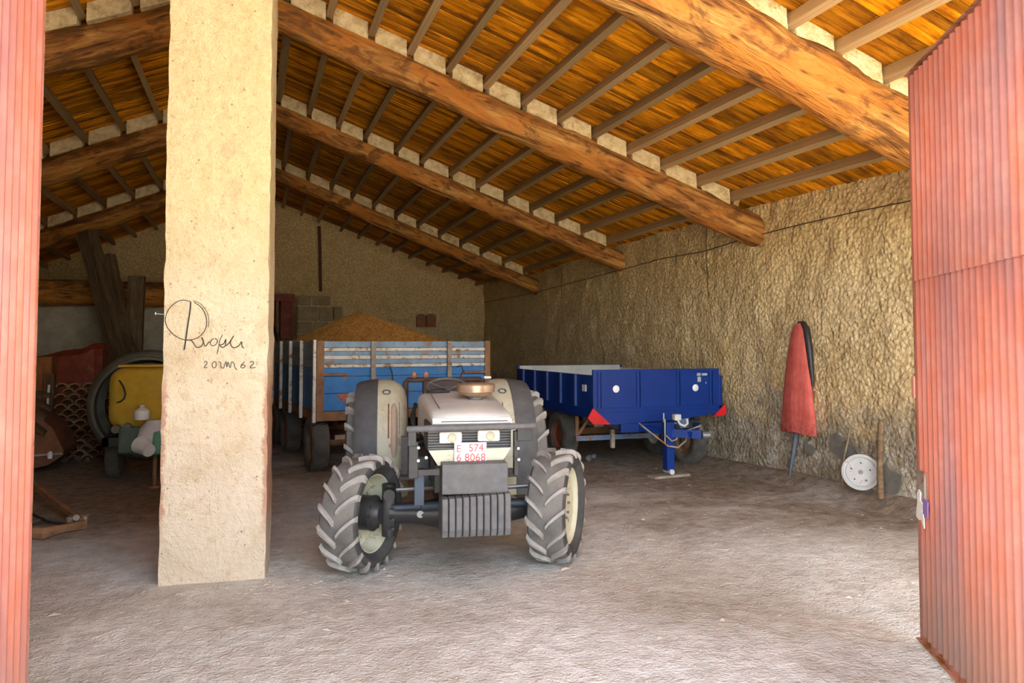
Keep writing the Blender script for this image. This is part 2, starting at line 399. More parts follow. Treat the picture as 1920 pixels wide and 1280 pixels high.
# walls
def wr(u, v):
    y = 1.0 + 20.6*u; z = -0.1 + v*(deck_z(1, XR, y) + 0.03 + 0.1)
    return (XR + 0.035*nz(0, y, z, 1.3) + 0.018*nz(3, y, z, 5.0), y, z)
wall_right = grid('wall_right', wr, 420, 90, MAT['wall']); tag(wall_right, 'rough ochre plaster side wall, grey with damp at the foot', kind='structure')
def wl_(u, v):
    y = 1.0 + 20.6*u; z = -0.1 + v*(deck_z(-1, XL, y) + 0.13)
    return (XL + 0.03*nz(7, y, z, 1.3), y, z)
wall_left = grid('wall_left', wl_, 120, 30, MAT['wall']); tag(wall_left, 'rough plaster wall of the dark aisle', kind='structure')
def wb(u, v):
    x = XL + (XR - XL + 0.05)*u; top = deck_z(1 if x > 0 else -1, x, YB) + 0.02
    z = -0.1 + v*(top + 0.1)
    return (x, YB + 0.05*nz(x, 9, z, 1.2) + 0.03*nz(x, 2, z, 4.0), z)
wall_back = grid('wall_back', wb, 260, 110, MAT['wall']); tag(wall_back, 'rough stone and plaster gable wall at the far end', kind='structure')
OX0, OX1 = -1.02, 2.74                         # left jamb of the doorway, post that carries the open right leaf
fw = MB()
fw.box((XL, 0.85, -0.1), (OX0, YF, 2.95)).box((OX1, 0.85, -0.1), (OX1 + 0.3, YF, 4.72)).box((6.2, 0.85, -0.1), (XR + 0.3, YF, 3.45))
top = [(XL, 2.95), (OX0, 2.95), (OX0, 5.38)]
fw.loft([[(x, 0.85, z) for x, z in top], [(x, YF, z) for x, z in top]])
wall_front = fw.build('wall_front', MAT['wall']); tag(wall_front, 'front wall and posts around the wide open doorway', kind='structure')

# pillar with handwriting
P0 = Vector((-0.63, 6.02, 0)); P1 = Vector((0.11, 5.955, 0))
pw = (P1 - P0).length; pang = math.atan2(P1.y - P0.y, P1.x - P0.x)
prof = []
def pillar_grid():
    mb = MB(); hw = pw/2; d = 0.58; nseg = 70
    ring = []
    k = 10
    for i in range(k): ring.append((-hw + 2*hw*i/k, 0.0))
    for i in range(8): ring.append((hw, d*i/8))
    for i in range(k): ring.append((hw - 2*hw*i/k, d))
    for i in range(8): ring.append((-hw, d - d*i/8))
    secs = []
    for j in range(nseg+1):
        z = -0.05 + 5.85*j/nseg; sc = []
        for x, y in ring:
            edge = (abs(abs(x)-hw) < 1e-6) and (y in (0.0, d))
            w = 0.006*nz(x*2+5, y*2, z, 2.0) + (0.012*nz(x, 4, z, 6.0) - 0.006 if edge else 0)
            s = 1 + w/hw
            sc.append((x*s, y - 0.004*nz(x, 1, z, 3.0), z))
        secs.append(sc)
    return mb.loft(secs)
pillar = pillar_grid().build('pillar', MAT['pillar'], smooth=50, loc=(P0 + P1)/2, rot=(0, 0, pang))
tag(pillar, 'tall cream plastered pillar with handwriting on its face', kind='structure')
MAT['ink'] = paint('charcoal_pencil', (0.06,0.05,0.04), rough=0.9)
def hand(x, y):                                # sketch coordinates measured on the pillar face -> pillar-local
    q = onY(300 + x*0.1406, 540 + y*0.1406, 5.98); u = (q - (P0+P1)/2); ca, sa = math.cos(-pang), math.sin(-pang)
    return (u.x*ca - u.y*sa, -0.0035, q.z)
STROKES = [
 ([(402,178),(300,155),(200,190),(110,270),(60,390),(75,500),(140,590),(230,655),(330,690),(430,685),(520,645),(590,570),(620,470),(605,360),(550,260),(450,185)], 2.0),
 ([(440,165),(540,210),(620,310),(650,420),(640,520)], 1.3),
 ([(402,180),(395,290),(365,480),(340,650),(325,760),(312,825)], 3.6),
 ([(340,690),(410,695),(440,730),(480,785),(530,785),(560,760),(575,700),(550,655),(575,710),(600,775),(640,730),(665,710)], 2.4),
 ([(715,672),(680,700),(672,750),(710,768),(752,740),(765,695),(730,670)], 2.0),
 ([(835,620),(800,690),(780,790),(760,880)], 1.8),
 ([(790,760),(850,740),(880,680),(870,770),(830,790),(800,770)], 2.6),
 ([(880,770),(930,720),(985,635),(940,720),(960,780),(1000,795),(1060,760),(1090,715),(1095,770),(1122,800)], 2.6),
 ([(585,990),(605,975),(627,990),(615,1020),(585,1058),(632,1058)], 1.8),
 ([(722,978),(696,1005),(700,1050),(725,1064),(748,1035),(744,990),(722,978)], 2.0),
 ([(785,985),(808,992),(818,1055),(850,1060),(880,980),(892,1052),(908,985),(936,1060),(955,985),(985,1000),(1002,1060),(1030,1088)], 2.0),
 ([(1135,980),(1095,1015),(1080,1050),(1108,1064),(1138,1040),(1120,1020),(1090,1032)], 2.2),
 ([(1200,992),(1232,975),(1252,1000),(1205,1058),(1278,1058)], 2.2),
 ([(1146,880),(1150,890)], 2.5),
]
hm = MB()
for pts, r in STROKES:
    P = [Vector(hand(*p)) for p in pts]
    fine = []
    for i in range(len(P)-1):                  # Catmull-Rom
        a, b, c, d = P[max(0,i-1)], P[i], P[i+1], P[min(len(P)-1,i+2)]
        for k in range(5):
            t = k/5; fine.append(0.5*((2*b) + (c-a)*t + (2*a-5*b+4*c-d)*t*t + (3*b-a-3*c+d)*t**3))
    fine.append(P[-1]); hm.tube(fine, r*0.0015, 5)
hw_ = hm.build('handwriting', MAT['ink'], pillar); hw_['label'] = 'pencilled circle, signature and the date 20 VII 62'
nl = MB(); a = onY(287, 589, 6.02) - (P0+P1)/2; nl.tube([(-pw/2+0.01, 0.01, a.z), (-pw/2-0.05, -0.01, a.z+0.006)], 0.004, 6)
nl.tube([(-pw/2-0.05, -0.01, a.z-0.004), (-pw/2-0.05, -0.01, a.z+0.014)], 0.007, 8)
nl.build('nail', MAT['steel'], pillar)

# roof: sheet, planks, joists, mortar between the joists
def roof_sheet(side, name, label):
    S = SUP_R if side > 0 else SUP_L
    xs = [-0.12*side, 3.0*side, 6.95*side]; ys = [0.4] + [s[0] for s in S]; ys[-1] = 22.0
    vs = []; n = len(xs)
    for dz in (0.055, 0.12):
        for y in ys:
            for x in xs:
                b, a = sup(S, y); vs.append((x, y, b - a*x*side + JH*math.sqrt(1+a*a) + dz))
    m = len(ys)*n; fs = []
    for j in range(len(ys)-1):
        for i in range(n-1):
            q = (j*n+i, j*n+i+1, (j+1)*n+i+1, (j+1)*n+i); fs.append(q); fs.append(tuple(m+k for k in reversed(q)))
    bd = [i for i in range(n)] + [j*n+n-1 for j in range(1, len(ys))] + [(len(ys)-1)*n+i for i in range(n-2, -1, -1)] + [j*n for j in range(len(ys)-2, 0, -1)]
    for a_, b_ in zip(bd, bd[1:] + bd[:1]): fs.append((a_, b_, m+b_, m+a_))
    mb = MB(); mb.add(vs, fs); return tag(mb.build(name, MAT['underlay']), label, kind='structure')
ceil_r = roof_sheet(1, 'ceiling_right', 'sloping plank ceiling over the vehicles')
ceil_l = roof_sheet(-1, 'ceiling_left', 'sloping plank ceiling over the dark aisle')
unit = MB().box((-0.5, -0.5, 0), (0.5, 0.5, 1)).build('plank', MAT['board']).data
bpy.data.objects.remove(bpy.data.objects['plank'])
unit_j = MB().box((-0.5, -0.5, 0), (0.5, 0.5, 1)).build('joist', MAT['joist']).data
bpy.data.objects.remove(bpy.data.objects['joist'])
rng = random.Random(3)
def plank(side, parent, xa, xb, y, w):
    S = SUP_R if side > 0 else SUP_L; b, a = sup(S, y); c = math.sqrt(1+a*a)
    o = bpy.data.objects.new('plank', unit); COL.objects.link(o); o.parent = parent
    xm = (xa+xb)/2; L = (xb-xa)*c
    slope = -a*side; ang = math.atan(slope)
    o.location = (xm*side if False else xm*side, y, b - a*xm + JH*c + 0.001)
    o.rotation_euler = (R(rng.uniform(-5.0, 5.0)), -ang, R(rng.uniform(-0.15, 0.15)))
    o.scale = (L - 0.006, w, rng.uniform(0.018, 0.032))
y = 1.06; PITCH_Y = 0.104
while y < 21.5:
    w = PITCH_Y - rng.uniform(0.008, 0.020)
    cuts = [0.0, 6.72]
    if y < 9.6: cuts.insert(1, rng.choice([2.14, 2.62, 3.08, 3.56, 4.03, 4.52]) + rng.uniform(-.03, .03))
    for xa, xb in zip(cuts, cuts[1:]): plank(1, ceil_r, xa, xb, y, w)
    plank(-1, ceil_l, 0.0, 6.75, y, w)
    y += PITCH_Y
J_R = [
 [0.67, 1.155, 1.64, 2.125, 2.61, 3.1, 3.58, 4.07, 4.54, 5.04, 5.53, 6.03],
 [.30, .76, 1.23, 1.68, 2.14, 2.6, 3.08, 3.56, 4.03, 4.52, 5.01, 5.55, 6.07],
 [.33, .81, 1.28, 1.72, 2.24, 2.68, 3.19, 3.68, 4.19, 4.68, 5.17, 5.68, 6.2],
 [.12, .57, 1.09, 1.6, 2.06, 2.54, 3.05, 3.57, 4.08, 4.59, 5.09, 5.65, 6.19],
 [.22, .72, 1.21, 1.67, 2.29, 2.78, 3.3, 3.78, 4.25, 4.78, 5.26, 5.75, 6.27]]
J_L = [[0.35 + 0.49*k for k in range(13)], [0.22 + 0.49*k for k in range(13)], [0.40 + 0.50*k for k in range(12)], [0.30 + 0.52*k for k in range(12)], [0.42 + 0.5*k for k in range(12)]]
def joists(side, JX, parent):
    S = SUP_R if side > 0 else SUP_L
    for k, xs in enumerate(JX):
        y0, b0, a0 = S[k]; y1, b1, a1 = S[k+1]
        for x in xs:
            z0 = b0 - a0*x; z1 = b1 - a1*x; ya, yb = y0 + 0.02, y1 - 0.02
            o = bpy.data.objects.new('joist', unit_j); COL.objects.link(o); o.parent = parent
            L = math.hypot(yb-ya, z1-z0)
            o.location = (x*side, (ya+yb)/2, (z0+z1)/2); tilt = math.atan2(z1-z0, yb-ya)
            o.rotation_euler = Matrix.Rotation(R(90), 3, 'Z').to_euler()
            # local X = along the barn, local Y = across, local Z = up, leaned with the slope of the roof
            ex = Vector((0, math.cos(tilt), math.sin(tilt))); sl = Vector((1, 0, -(a0+a1)/2*side)).normalized()
            sl = (sl - ex*sl.dot(ex)).normalized(); up = ex.cross(-sl)
            if up.z < 0: up = -up; 
            ey = up.cross(ex)
            M = Matrix((ex, ey, up)).transposed()
            o.rotation_euler = M.to_euler(); o.scale = (L, rng.uniform(0.068, 0.085), JH - 0.004)
            # mortar fill beside this joist over the log at its far end
        if k < 4:
            yy = y1; n1 = sorted(xs); nb = sorted(set(n1))
            for xa, xb in zip(nb, nb[1:]):
                xm = (xa+xb)/2; mb = MB(); nn = 5; pts = []
                for t in range(nn+1):
                    x = xa + 0.042 + (xb - xa - 0.084)*t/nn
                    pts.append((x, b1 - a1*x))
                secs = []
                for x, z in pts:
                    jit = 0.012*nz(x*3, yy, k+side)
                    secs.append([(x*side, yy - 0.10 + jit*2, z - 0.07), (x*side, yy - 0.085 + jit, z + JH*1.05), (x*side, yy + 0.1, z + JH*1.05), (x*side, yy + 0.1, z - 0.07)])
                mb.loft(secs).build('mortar_infill', MAT['mortar'], parent)
joists(1, J_R, ceil_r); joists(-1, J_L, ceil_l)

# log rafters
def log_beam(p0, p1, r0, r1, label, seed, group=None, name='log_beam', n=22, rough=0.16):
    p0, p1 = Vector(p0), Vector(p1); L = (p1-p0).length; m = max(12, int(L/0.09)); vs = []; fs = []
    for i in range(m+1):
        t = i/m; r = r0 + (r1-r0)*t
        cy = 0.035*nz(t*L*0.5, seed, 1)*1.4*math.sin(math.pi*t); cz = 0.03*nz(t*L*0.5, seed, 5)*math.sin(math.pi*t)
        for k in range(n):
            a = 2*math.pi*k/n
            rr = r*(1 + rough*nz(t*L*1.1, math.cos(a)*1.1 + seed*3, math.sin(a)*1.1) + 0.07*nz(t*L*3, math.cos(a)*3, math.sin(a)*3 + seed))
            vs.append((t*L, cy + rr*math.cos(a), cz + rr*math.sin(a)))
    for i in range(m):
        for k in range(n): fs.append((i*n+k, i*n+(k+1)%n, (i+1)*n+(k+1)%n, (i+1)*n+k))
    fs.append(tuple(reversed(range(n)))); fs.append(tuple(range(m*n, (m+1)*n)))
    mb = MB(); mb.add(vs, fs); o = mb.build(name, MAT['log'], smooth=50)
    d = (p1-p0).normalized(); o.location = p0; o.rotation_euler = d.to_track_quat('X', 'Z').to_euler()
    return tag(o, label, 'beam', group)
LOGS_R = [(4.99, .24, .255, 'thickest log rafter crossing the ceiling just above the open red door'),
          (8.62, .185, .215, 'knotty log rafter with a bare orange scar, second from the doorway'),
          (12.62, .16, .185, 'log rafter ending in the ochre wall above the blue trailer'),
          (17.12, .16, .19, 'thin log rafter closest to the far gable wall, over the corn load')]
for i, (yy, r0, r1, lab) in enumerate(LOGS_R):
    b, a = sup(SUP_R, yy); c = math.sqrt(1+a*a)
    log_beam((-0.05, yy, b + 0.02 - r0*c), (6.62, yy, b - a*6.62 - r1*c + 0.01), r0, r1, lab, i+1, 'log rafters of the barn roof')
LOGS_L = [(8.62, .20, .20, 'log rafter of the dark aisle nearest the doorway, high beside the pillar'),
          (12.62, .19, .2, 'middle log rafter of the dark aisle behind the pillar'),
          (17.12, .19, .2, 'log rafter of the dark aisle resting on the leaning prop')]
for i, (yy, r0, r1, lab) in enumerate(LOGS_L):
    b, a = sup(SUP_L, yy); c = math.sqrt(1+a*a)
    log_beam((0.05, yy, b - 0.02 - r0*c), (-6.62, yy, b - a*6.62 - r1*c), r0, r1, lab, i+11, 'log rafters of the barn roof')

# doors
def door_leaf(name, free, hinge, h, label, face, seam=None):
    d = hinge - free; L = d.length; ang = math.atan2(d.y, d.x)
    root = empty(name, free, ang)              # local X runs from the free edge to the hinge, local -Y/+Y is the seen face
    tag(root, label, kind='structure')
    P = 0.0762; amp = 0.016
    def sheet(z0, z1, off, nm, x0=0.035):
        mb = MB(); n = int((L - x0)/P*8); rows = []
        for z in (z0, z1):
            rows.append([(x0 + (L - x0 - 0.02)*i/n, face*(off + amp*math.sin(2*math.pi*(x0 + (L-x0)*i/n)/P)), z) for i in range(n+1)])
        for z in (z1, z0):
            pass
        mb.loft(rows, cap=False, closed=False)
        o = mb.build(nm, MAT['door'], root, smooth=180)
        md = o.modifiers.new('thickness', 'SOLIDIFY'); md.thickness = 0.0015
        return o
    if seam:
        sheet(0.075, seam + 0.06, 0.020, 'lower_sheet'); sheet(seam, h - 0.03, 0.026, 'upper_sheet')
    else: sheet(0.075, h - 0.03, 0.022, 'sheet')
    fr = MB()
    fr.box((0, -0.022, 0.03), (0.035, 0.022, h), bev=0.003)
    fr.box((L-0.035, -0.022, 0.03), (L, 0.022, h), bev=0.003)
    build_split(fr, 'stile', MAT['door_frame'], root)
    MB().box((0.0, -0.02, 0.03), (L, 0.02, 0.075), bev=0.003).box((0.0, face*0.02, 0.03), (L, face*0.045, 0.036)).build('bottom_rail', MAT['door_frame'], root)
    MB().box((0.0, -0.02, h-0.045), (L, 0.034, h) if face > 0 else (L, 0.02, h), bev=0.003).box((0.0, min(0, face*0.045), h-0.004), (L, max(0, face*0.045), h)).build('top_rail', MAT['door_frame'], root)
    for zz in (1.2, 2.3): MB().box((0.03, min(-0.018*face, 0.005*face), zz), (L-0.03, max(-0.018*face, 0.005*face), zz+0.05)).build('cross_rail', MAT['door_frame'], root)
    return root, L
free_r = onZ(1733, 1197, 0.03); free_r.z = 0
dd = ray(1222, 645); dd.z = 0; dd.normalize()
hinge_r = free_r - dd*2.28
hr = onX(1700, 146, free_r.x).z
door_r, LR = door_leaf('door_1', free_r, hinge_r, hr, 'open corrugated red metal door standing on the side wall side', -1, seam=2.12)
# which side of the right leaf faces the camera
inv = Matrix.Rotation(-math.atan2((hinge_r-free_r).y, (hinge_r-free_r).x), 4, 'Z')
latch = MB().box((-0.035, -0.03, 1.43), (0.012, 0.03, 1.56), bev=0.004).build('latch_tab', paint('salmon_paint', (0.66,0.31,0.22), rough=0.5), door_r)
lock = MB().box((0.07, -0.044, 0.80), (0.19, -0.030, 1.02), bev=0.003).build('lock_plate', paint('worn_lock_plate', (0.30,0.25,0.21), (0.2,0.15,0.12), 0.3), door_r)
tp = MB(); 
def blob(cx, cz, pts, y0, y1, mb): mb.prism([(cx+x, cz+z) for x, z in pts], y0, y1, Matrix(((1,0,0,0),(0,0,1,0),(0,1,0,0),(0,0,0,1))))
blob(0.115, 0.80, [(-.05,-.05),(.0,-.06),(.03,-.05),(.075,-.09),(.075,-.04),(.05,0),(.07,.035),(.02,.06),(.03,.10),(0,.115),(-.03,.09),(-.025,.04),(-.04,0)], -0.050, -0.0445, tp)
tp.build('torn_tape', MAT['white'], door_r)
t2 = MB(); blob(0.215, 0.83, [(-.04,-.04),(.03,-.05),(.04,.04),(-.03,.05)], -0.050, -0.044, t2)
t2.build('purple_tape', paint('purple_tape', (0.25,0.16,0.42), rough=0.4), door_r)
free_l = onY(58, 640, 3.45); free_l.z = 0
door_l, LL = door_leaf('door_2', free_l, free_l + Vector((-0.06, -2.15, 0)), 3.32, 'open corrugated red metal door beside the dark aisle', 1)

# wall details
MAT['wire'] = paint('dark_wire', (0.05,0.035,0.025), rough=0.8)
def wall_pt(px, py, off=0.03): return onX(px, py, XR - off)
wr_ = MB(); pts = [(1704,377),(1600,398),(1500,421),(1400,446),(1330,468),(1310,473),(1240,485),(1160,507),(1080,528),(1000,549),(907,567)]
P = [wall_pt(*p, 0.045) for p in pts]; P.insert(0, P[0] + Vector((0, -4.6, 0.12))); wr_.tube(P, 0.0065, 6)
wire = wr_.build('wall_wire', MAT['wire']); tag(wire, 'thin dark wire strung along the ochre side wall', 'wire')
for pts, lab in (([(1325,418),(1324,470),(1326,520),(1328,556)], 'thin cable hanging down the ochre wall below the second rafter'),
                 ([(1268,474),(1267,520)], 'short cable stub hanging under the wall wire'),
                 ([(1053,500),(1053,560)], 'short dark cable on the wall above the blue trailer')):
    w = MB().tube([wall_pt(*p, 0.04) for p in pts], 0.005, 6).build('hanging_cable', MAT['wire']); tag(w, lab, 'cable')
MAT['patch'] = paint('grey_cement', (0.20,0.185,0.15), (0.13,0.12,0.10), rough=0.95, scale=9, bump=0.5)
def patch(poly, off):
    P = [wall_pt(x, y, off) for x, y in poly]; n = len(P); c = sum(P, Vector())/n
    vs = [p for p in P] + [p + Vector((0.08, 0, 0)) for p in P] + [c + Vector((-0.004, 0, 0))]
    fs = [(i, (i+1)%n, 2*n) for i in range(n)] + [(i, n+i, n+(i+1)%n, (i+1)%n) for i in range(n)]
    mb = MB(); mb.add(vs, fs); return mb.build('plaster_patch', MAT['patch'], wall_right)
patch([(1553,832),(1557,818),(1566,811),(1574,818),(1578,827),(1590,832),(1602,838),(1609,850),(1604,868),(1592,872),(1578,862),(1566,850),(1556,846)], 0.035)
patch([(1655,872),(1662,868),(1668,880),(1680,888),(1689,893),(1691,905),(1684,922),(1672,928),(1658,924),(1652,908)], 0.04)
patch([(1505,828),(1518,836),(1527,842),(1521,853),(1509,850)], 0.033)
pipe = MB().tube([onY(598.5, 424, YB - 0.12), onY(600, 470, YB - 0.12), onY(601, 546, YB - 0.12)], 0.045, 10)
tag(pipe.build('drain_pipe', paint('rusty_pipe', (0.13,0.055,0.03), rough=0.8)), 'rusty downpipe on the far gable wall', 'pipe')
MAT['terracotta'] = paint('terracotta', (0.36,0.15,0.075), (0.22,0.09,0.045), rough=0.9, scale=8, bump=0.3)
for k, cx in enumerate((790, 809)):
    a = onY(cx-8.5, 613, YB - 0.14); b = onY(cx+8.5, 588, YB - 0.14); w = (b.x - a.x)/2; cxw = (a.x+b.x)/2
    prof = [(-w, a.z), (w, a.z)] + [(w*math.cos(t*math.pi/8), b.z - w*0.8 + w*0.8*math.sin(t*math.pi/8)) for t in range(9)]
    m = MB().loft([[(cxw+x, YB-0.16, z) for x, z in prof], [(cxw+x, YB-0.02, z) for x, z in prof]])
    tag(m.build('clay_tile', MAT['terracotta']), 'arched clay tile leaning on the gable wall behind the corn heap, %s of two' % ('first' if k == 0 else 'second'), 'tile')

# ================================================================== THE TRACTOR
WAX = RY(R(90))                                # lathe axis Z -> X
def tread(mb, Rr, W, n, lw, lh, span, drop=0.06):
    h = W/2
    for s in (-1, 1):
        for i in range(n):
            f0 = 2*math.pi*(i + (0.5 if s > 0 else 0))/n; secs = []
            for k in range(8):
                t = k/7; x = s*(0.012 + (h - 0.006)*t)
                fi = f0 + span*(t**0.8)
                rb = Rr - lh*1.25 - (0.012 + drop*0.5)*max(0, t-0.72)**1.2*4; rt_ = Rr - 0.006*t - drop*max(0, t-0.82)*2.2
                ww = lw*(0.9 + 0.25*t)
                def pt(r, da, x=x): return (x, -r*math.cos(fi+da), r*math.sin(fi+da))
                wb = ww*0.62/Rr; wt = ww*0.40/Rr
                secs.append([pt(rb, -wb), pt(rt_, -wt), pt(rt_, wt), pt(rb, wb)])
            mb.loft(secs)
def carcass(mb, Rr, W, rim, lh):
    h = W/2; Rc = Rr - lh
    half = [(rim, h*0.72), (rim+0.012, h*0.80), (rim+0.035, h*0.90), (rim + (Rc-rim)*0.45, h*1.0), (rim + (Rc-rim)*0.75, h*0.985), (Rc*0.962, h*0.90), (Rc*0.985, h*0.76), (Rc, h*0.4), (Rc, 0)]
    prof = [(r, -x) for r, x in half] + [(r, x) for r, x in reversed(half[:-1])]
    mb.lathe(prof + [(rim-0.01, h*0.6), (rim-0.01, -h*0.6)], 56, WAX, closed=True)
def farm_wheel(parent, name, loc, Rr, W, rim, n, so, steer=0.0, big=False, hub=True):
    lh = 0.034 if not big else 0.042
    mb = MB(); carcass(mb, Rr, W, rim, lh)
    w = mb.build(name, MAT['sidewall'], parent, smooth=40, loc=loc, rot=(0, 0, steer))
    # dusty running surface over the black carcass
    rb = MB(); h = W/2; Rc = Rr - lh + 0.0015
    rb.lathe([(Rc*0.965, -h*0.895), (Rc*0.988, -h*0.76), (Rc, -h*0.4), (Rc, h*0.4), (Rc*0.988, h*0.76), (Rc*0.965, h*0.895)], 56, WAX)
    rb.build('tread_band', MAT['tyre'], w, smooth=60)
    tm = MB(); tread(tm, Rr, W, n, 0.036 if not big else 0.046, lh, 0.30 if not big else 0.26)
    tm.build('tread_lugs', MAT['lug'], w)
    rm = MB(); o = so
    prof = [(rim+0.012, -o*h*0.74), (rim+0.004, -o*h*0.70), (rim-0.012, -o*h*0.66), (rim-0.02, -o*h*0.3), (rim-0.035, -o*h*0.05), (rim-0.04, o*h*0.2), (rim-0.075, o*h*0.33), (rim*0.62, o*h*0.40), (rim*0.40, o*h*0.34), (0.001, o*h*0.34)]
    rm.lathe(prof, 48, WAX)
    rm.lathe([(rim+0.012, o*h*0.74), (rim-0.006, o*h*0.72), (rim-0.02, o*h*0.60), (rim-0.028, o*h*0.5), (rim*0.62, o*h*0.48), (rim*0.4, o*h*0.42), (0.001, o*h*0.42)], 48, WAX)
    rm.build('rim', MAT['cream'], w, smooth=35)
    bl = MB()
    for k in range(8):
        a = k*math.pi/4; bl.cyl((o*h*0.40, 0.10*math.cos(a), 0.10*math.sin(a)), (o*h*0.56, 0.10*math.cos(a), 0.10*math.sin(a)), 0.012, n=6)
    tag(bl.build('wheel_bolts', MAT['steel'], w), kind='stuff')
    if hub:
        hb = MB(); hb.lathe([(0.001, o*h*0.33), (0.125, o*h*0.33), (0.132, o*h*0.1), (0.132, -o*h*0.55), (0.136, -o*h*0.56), (0.136, -o*h*0.68), (0.10, -o*h*0.78), (0.075, -o*h*1.1), (0.001, -o*h*1.1)], 28, WAX)
        for k in range(10):
            a = k*2*math.pi/10; hb.cyl((-o*h*0.6, 0.116*math.cos(a), 0.116*math.sin(a)), (-o*h*0.78, 0.116*math.cos(a), 0.116*math.sin(a)), 0.013, n=6)
        hb.build('hub', MAT['black'], w, smooth=40)
    return w
TR = empty('tractor', (1.61, 5.78, 0), -R(9.6))
tag(TR, 'white and grey tractor with chunky dusty tyres and front weights', 'tractor')
STEER = -R(26.5)
farm_wheel(TR, 'front_wheel', (-0.80, 0.0, 0.447), 0.447, 0.30, 0.30, 16, -1, STEER)
farm_wheel(TR, 'front_wheel', (0.745, 0.0, 0.452), 0.452, 0.30, 0.30, 16, 1, STEER)
RY_, RZ_ = 1.95, 0.63
farm_wheel(TR, 'rear_wheel', (-0.84, RY_, 0.63), 0.63, 0.36, 0.40, 18, -1, 0, True)
farm_wheel(TR, 'rear_wheel', (0.80, RY_, 0.63), 0.63, 0.36, 0.40, 18, 1, 0, True)

# front axle, steering
ax = MB(); ax.tube([(-0.60, 0, 0.44), (-0.40, 0, 0.43), (-0.18, 0, 0.42), (0.18, 0, 0.42), (0.40, 0, 0.43), (0.58, 0, 0.45)], [0.075, 0.085, 0.12, 0.12, 0.085, 0.075], 16)
ax.lathe([(0.001, -0.17), (0.12, -0.15), (0.16, -0.05), (0.16, 0.05), (0.12, 0.15), (0.001, 0.17)], 20, T(0.05, 0.02, 0.43) @ RX(R(90)))
ax.build('front_axle', MAT['black'], TR, smooth=50)
for sx in (-0.60, 0.57):
    kn = MB()
    kn.box((sx-0.05, -0.06, 0.31), (sx+0.05, 0.06, 0.59), bev=0.02)
    kn.cyl((sx, 0, 0.26), (sx, 0, 0.66), 0.055, n=14); kn.cyl((sx, -0.05, 0.60), (sx, -0.16, 0.60), 0.045, n=12)
    for zz in (0.33, 0.40, 0.50, 0.57): kn.cyl((sx+0.03, -0.07, zz), (sx+0.03, -0.09, zz), 0.014, n=6)
    kn.build('steering_knuckle', MAT['black'], TR, smooth=40)
MB().tube([(-0.56, -0.13, 0.50), (-0.36, -0.14, 0.505), (-0.355, -0.14, 0.505), (-0.18, -0.14, 0.51)], [0.022, 0.022, 0.034, 0.034], 12).build('steering_cylinder', MAT['darkblue'], TR, smooth=40)
MB().tube([(0.2, -0.14, 0.51), (0.54, -0.13, 0.50)], 0.024, 10).build('steering_cylinder', MAT['darkblue'], TR, smooth=40)
build_split(MB().tube([(-0.55, 0.16, 0.58), (-0.22, 0.2, 0.58)], 0.017, 8).tube([(0.22, 0.2, 0.56), (0.53, 0.16, 0.58)], 0.017, 8), 'tie_rod', MAT['steel'], TR, 40)
MB().cyl((-0.36, -0.082, 0.435), (-0.36, -0.092, 0.435), 0.028, n=14).build('grease_cap', MAT['steel'], TR)

# frame, engine, gearbox
ch = MB(); ch.box((-0.20, -0.50, 0.50), (0.20, 0.25, 0.70), bev=0.01).box((-0.22, 0.20, 0.42), (0.22, 1.30, 1.0), bev=0.02).box((-0.25, 1.25, 0.40), (0.25, 2.15, 0.95), bev=0.03)
ch.box((-0.27, -0.42, 0.66), (-0.22, 0.2, 0.86)).box((0.22, -0.42, 0.66), (0.27, 0.2, 0.86))
ch.cyl((-0.5, RY_, RZ_), (0.5, RY_, RZ_), 0.14, n=18)
for k in range(6): ch.cyl((-0.235, 0.35 + 0.13*k, 0.62), (-0.235, 0.35 + 0.13*k, 0.80), 0.04, n=10)
ch.build('chassis', MAT['black'], TR, smooth=40)
sb = MB()
for sx in (-1, 1):
    sb.box((sx*0.30-0.075, 0.42, 0.55), (sx*0.30+0.075, 1.05, 0.80), bev=0.02)
build_split(sb, 'battery_box', MAT['fender_dark'], TR)
for sx in (-0.46, 0.44):
    st = MB(); st.box((sx-0.14, 0.86, 0.53), (sx+0.14, 1.22, 0.56), bev=0.006).box((sx-0.03, 1.0, 0.53), (sx+0.03, 1.06, 0.90)); st.build('footstep', MAT['grey'], TR)
# bonnet
def hsec(y, w, zt, zb, r, lip=0.0):
    pts = [(-w, zb), (-w, zt - r*1.3)]
    for k in range(1, 6): a = math.pi - k*math.pi/12; pts.append((-w + r + r*math.cos(a), zt - r + r*math.sin(a)*1.0))
    pts += [(-w*0.5, zt + 0.012), (0, zt + 0.016), (w*0.5, zt + 0.012)]
    for k in range(1, 6): a = math.pi/2 - k*math.pi/12; pts.append((w - r + r*math.cos(a), zt - r + r*math.sin(a)))
    pts += [(w, zt - r*1.3), (w, zb)]
    return [(x, y, z) for x, z in pts]
hd = MB(); hd.loft([hsec(-0.47, 0.295, 1.205, 1.165, 0.02), hsec(-0.44, 0.30, 1.228, 1.14, 0.03), hsec(-0.20, 0.31, 1.252, 1.06, 0.045), hsec(0.2, 0.325, 1.278, 1.0, 0.06), hsec(0.6, 0.34, 1.298, 1.0, 0.07), hsec(0.86, 0.345, 1.305, 1.0, 0.07)])
hd.build('bonnet', MAT['hood'], TR, smooth=35)
MB().box((-0.296, -0.488, 1.166), (0.280, -0.455, 1.212), bev=0.008).build('bonnet_lip', MAT['white'], TR, smooth=40)
MB().box((-0.23, -0.492, 1.183), (0.26, -0.486, 1.188)).build('bonnet_groove', MAT['black'], TR)
MB().tube([(-0.225, -0.25, 1.262), (-0.24, 0.2, 1.298), (-0.245, 0.55, 1.318)], 0.0035, 5).build('bonnet_crease', MAT['grey'], TR)
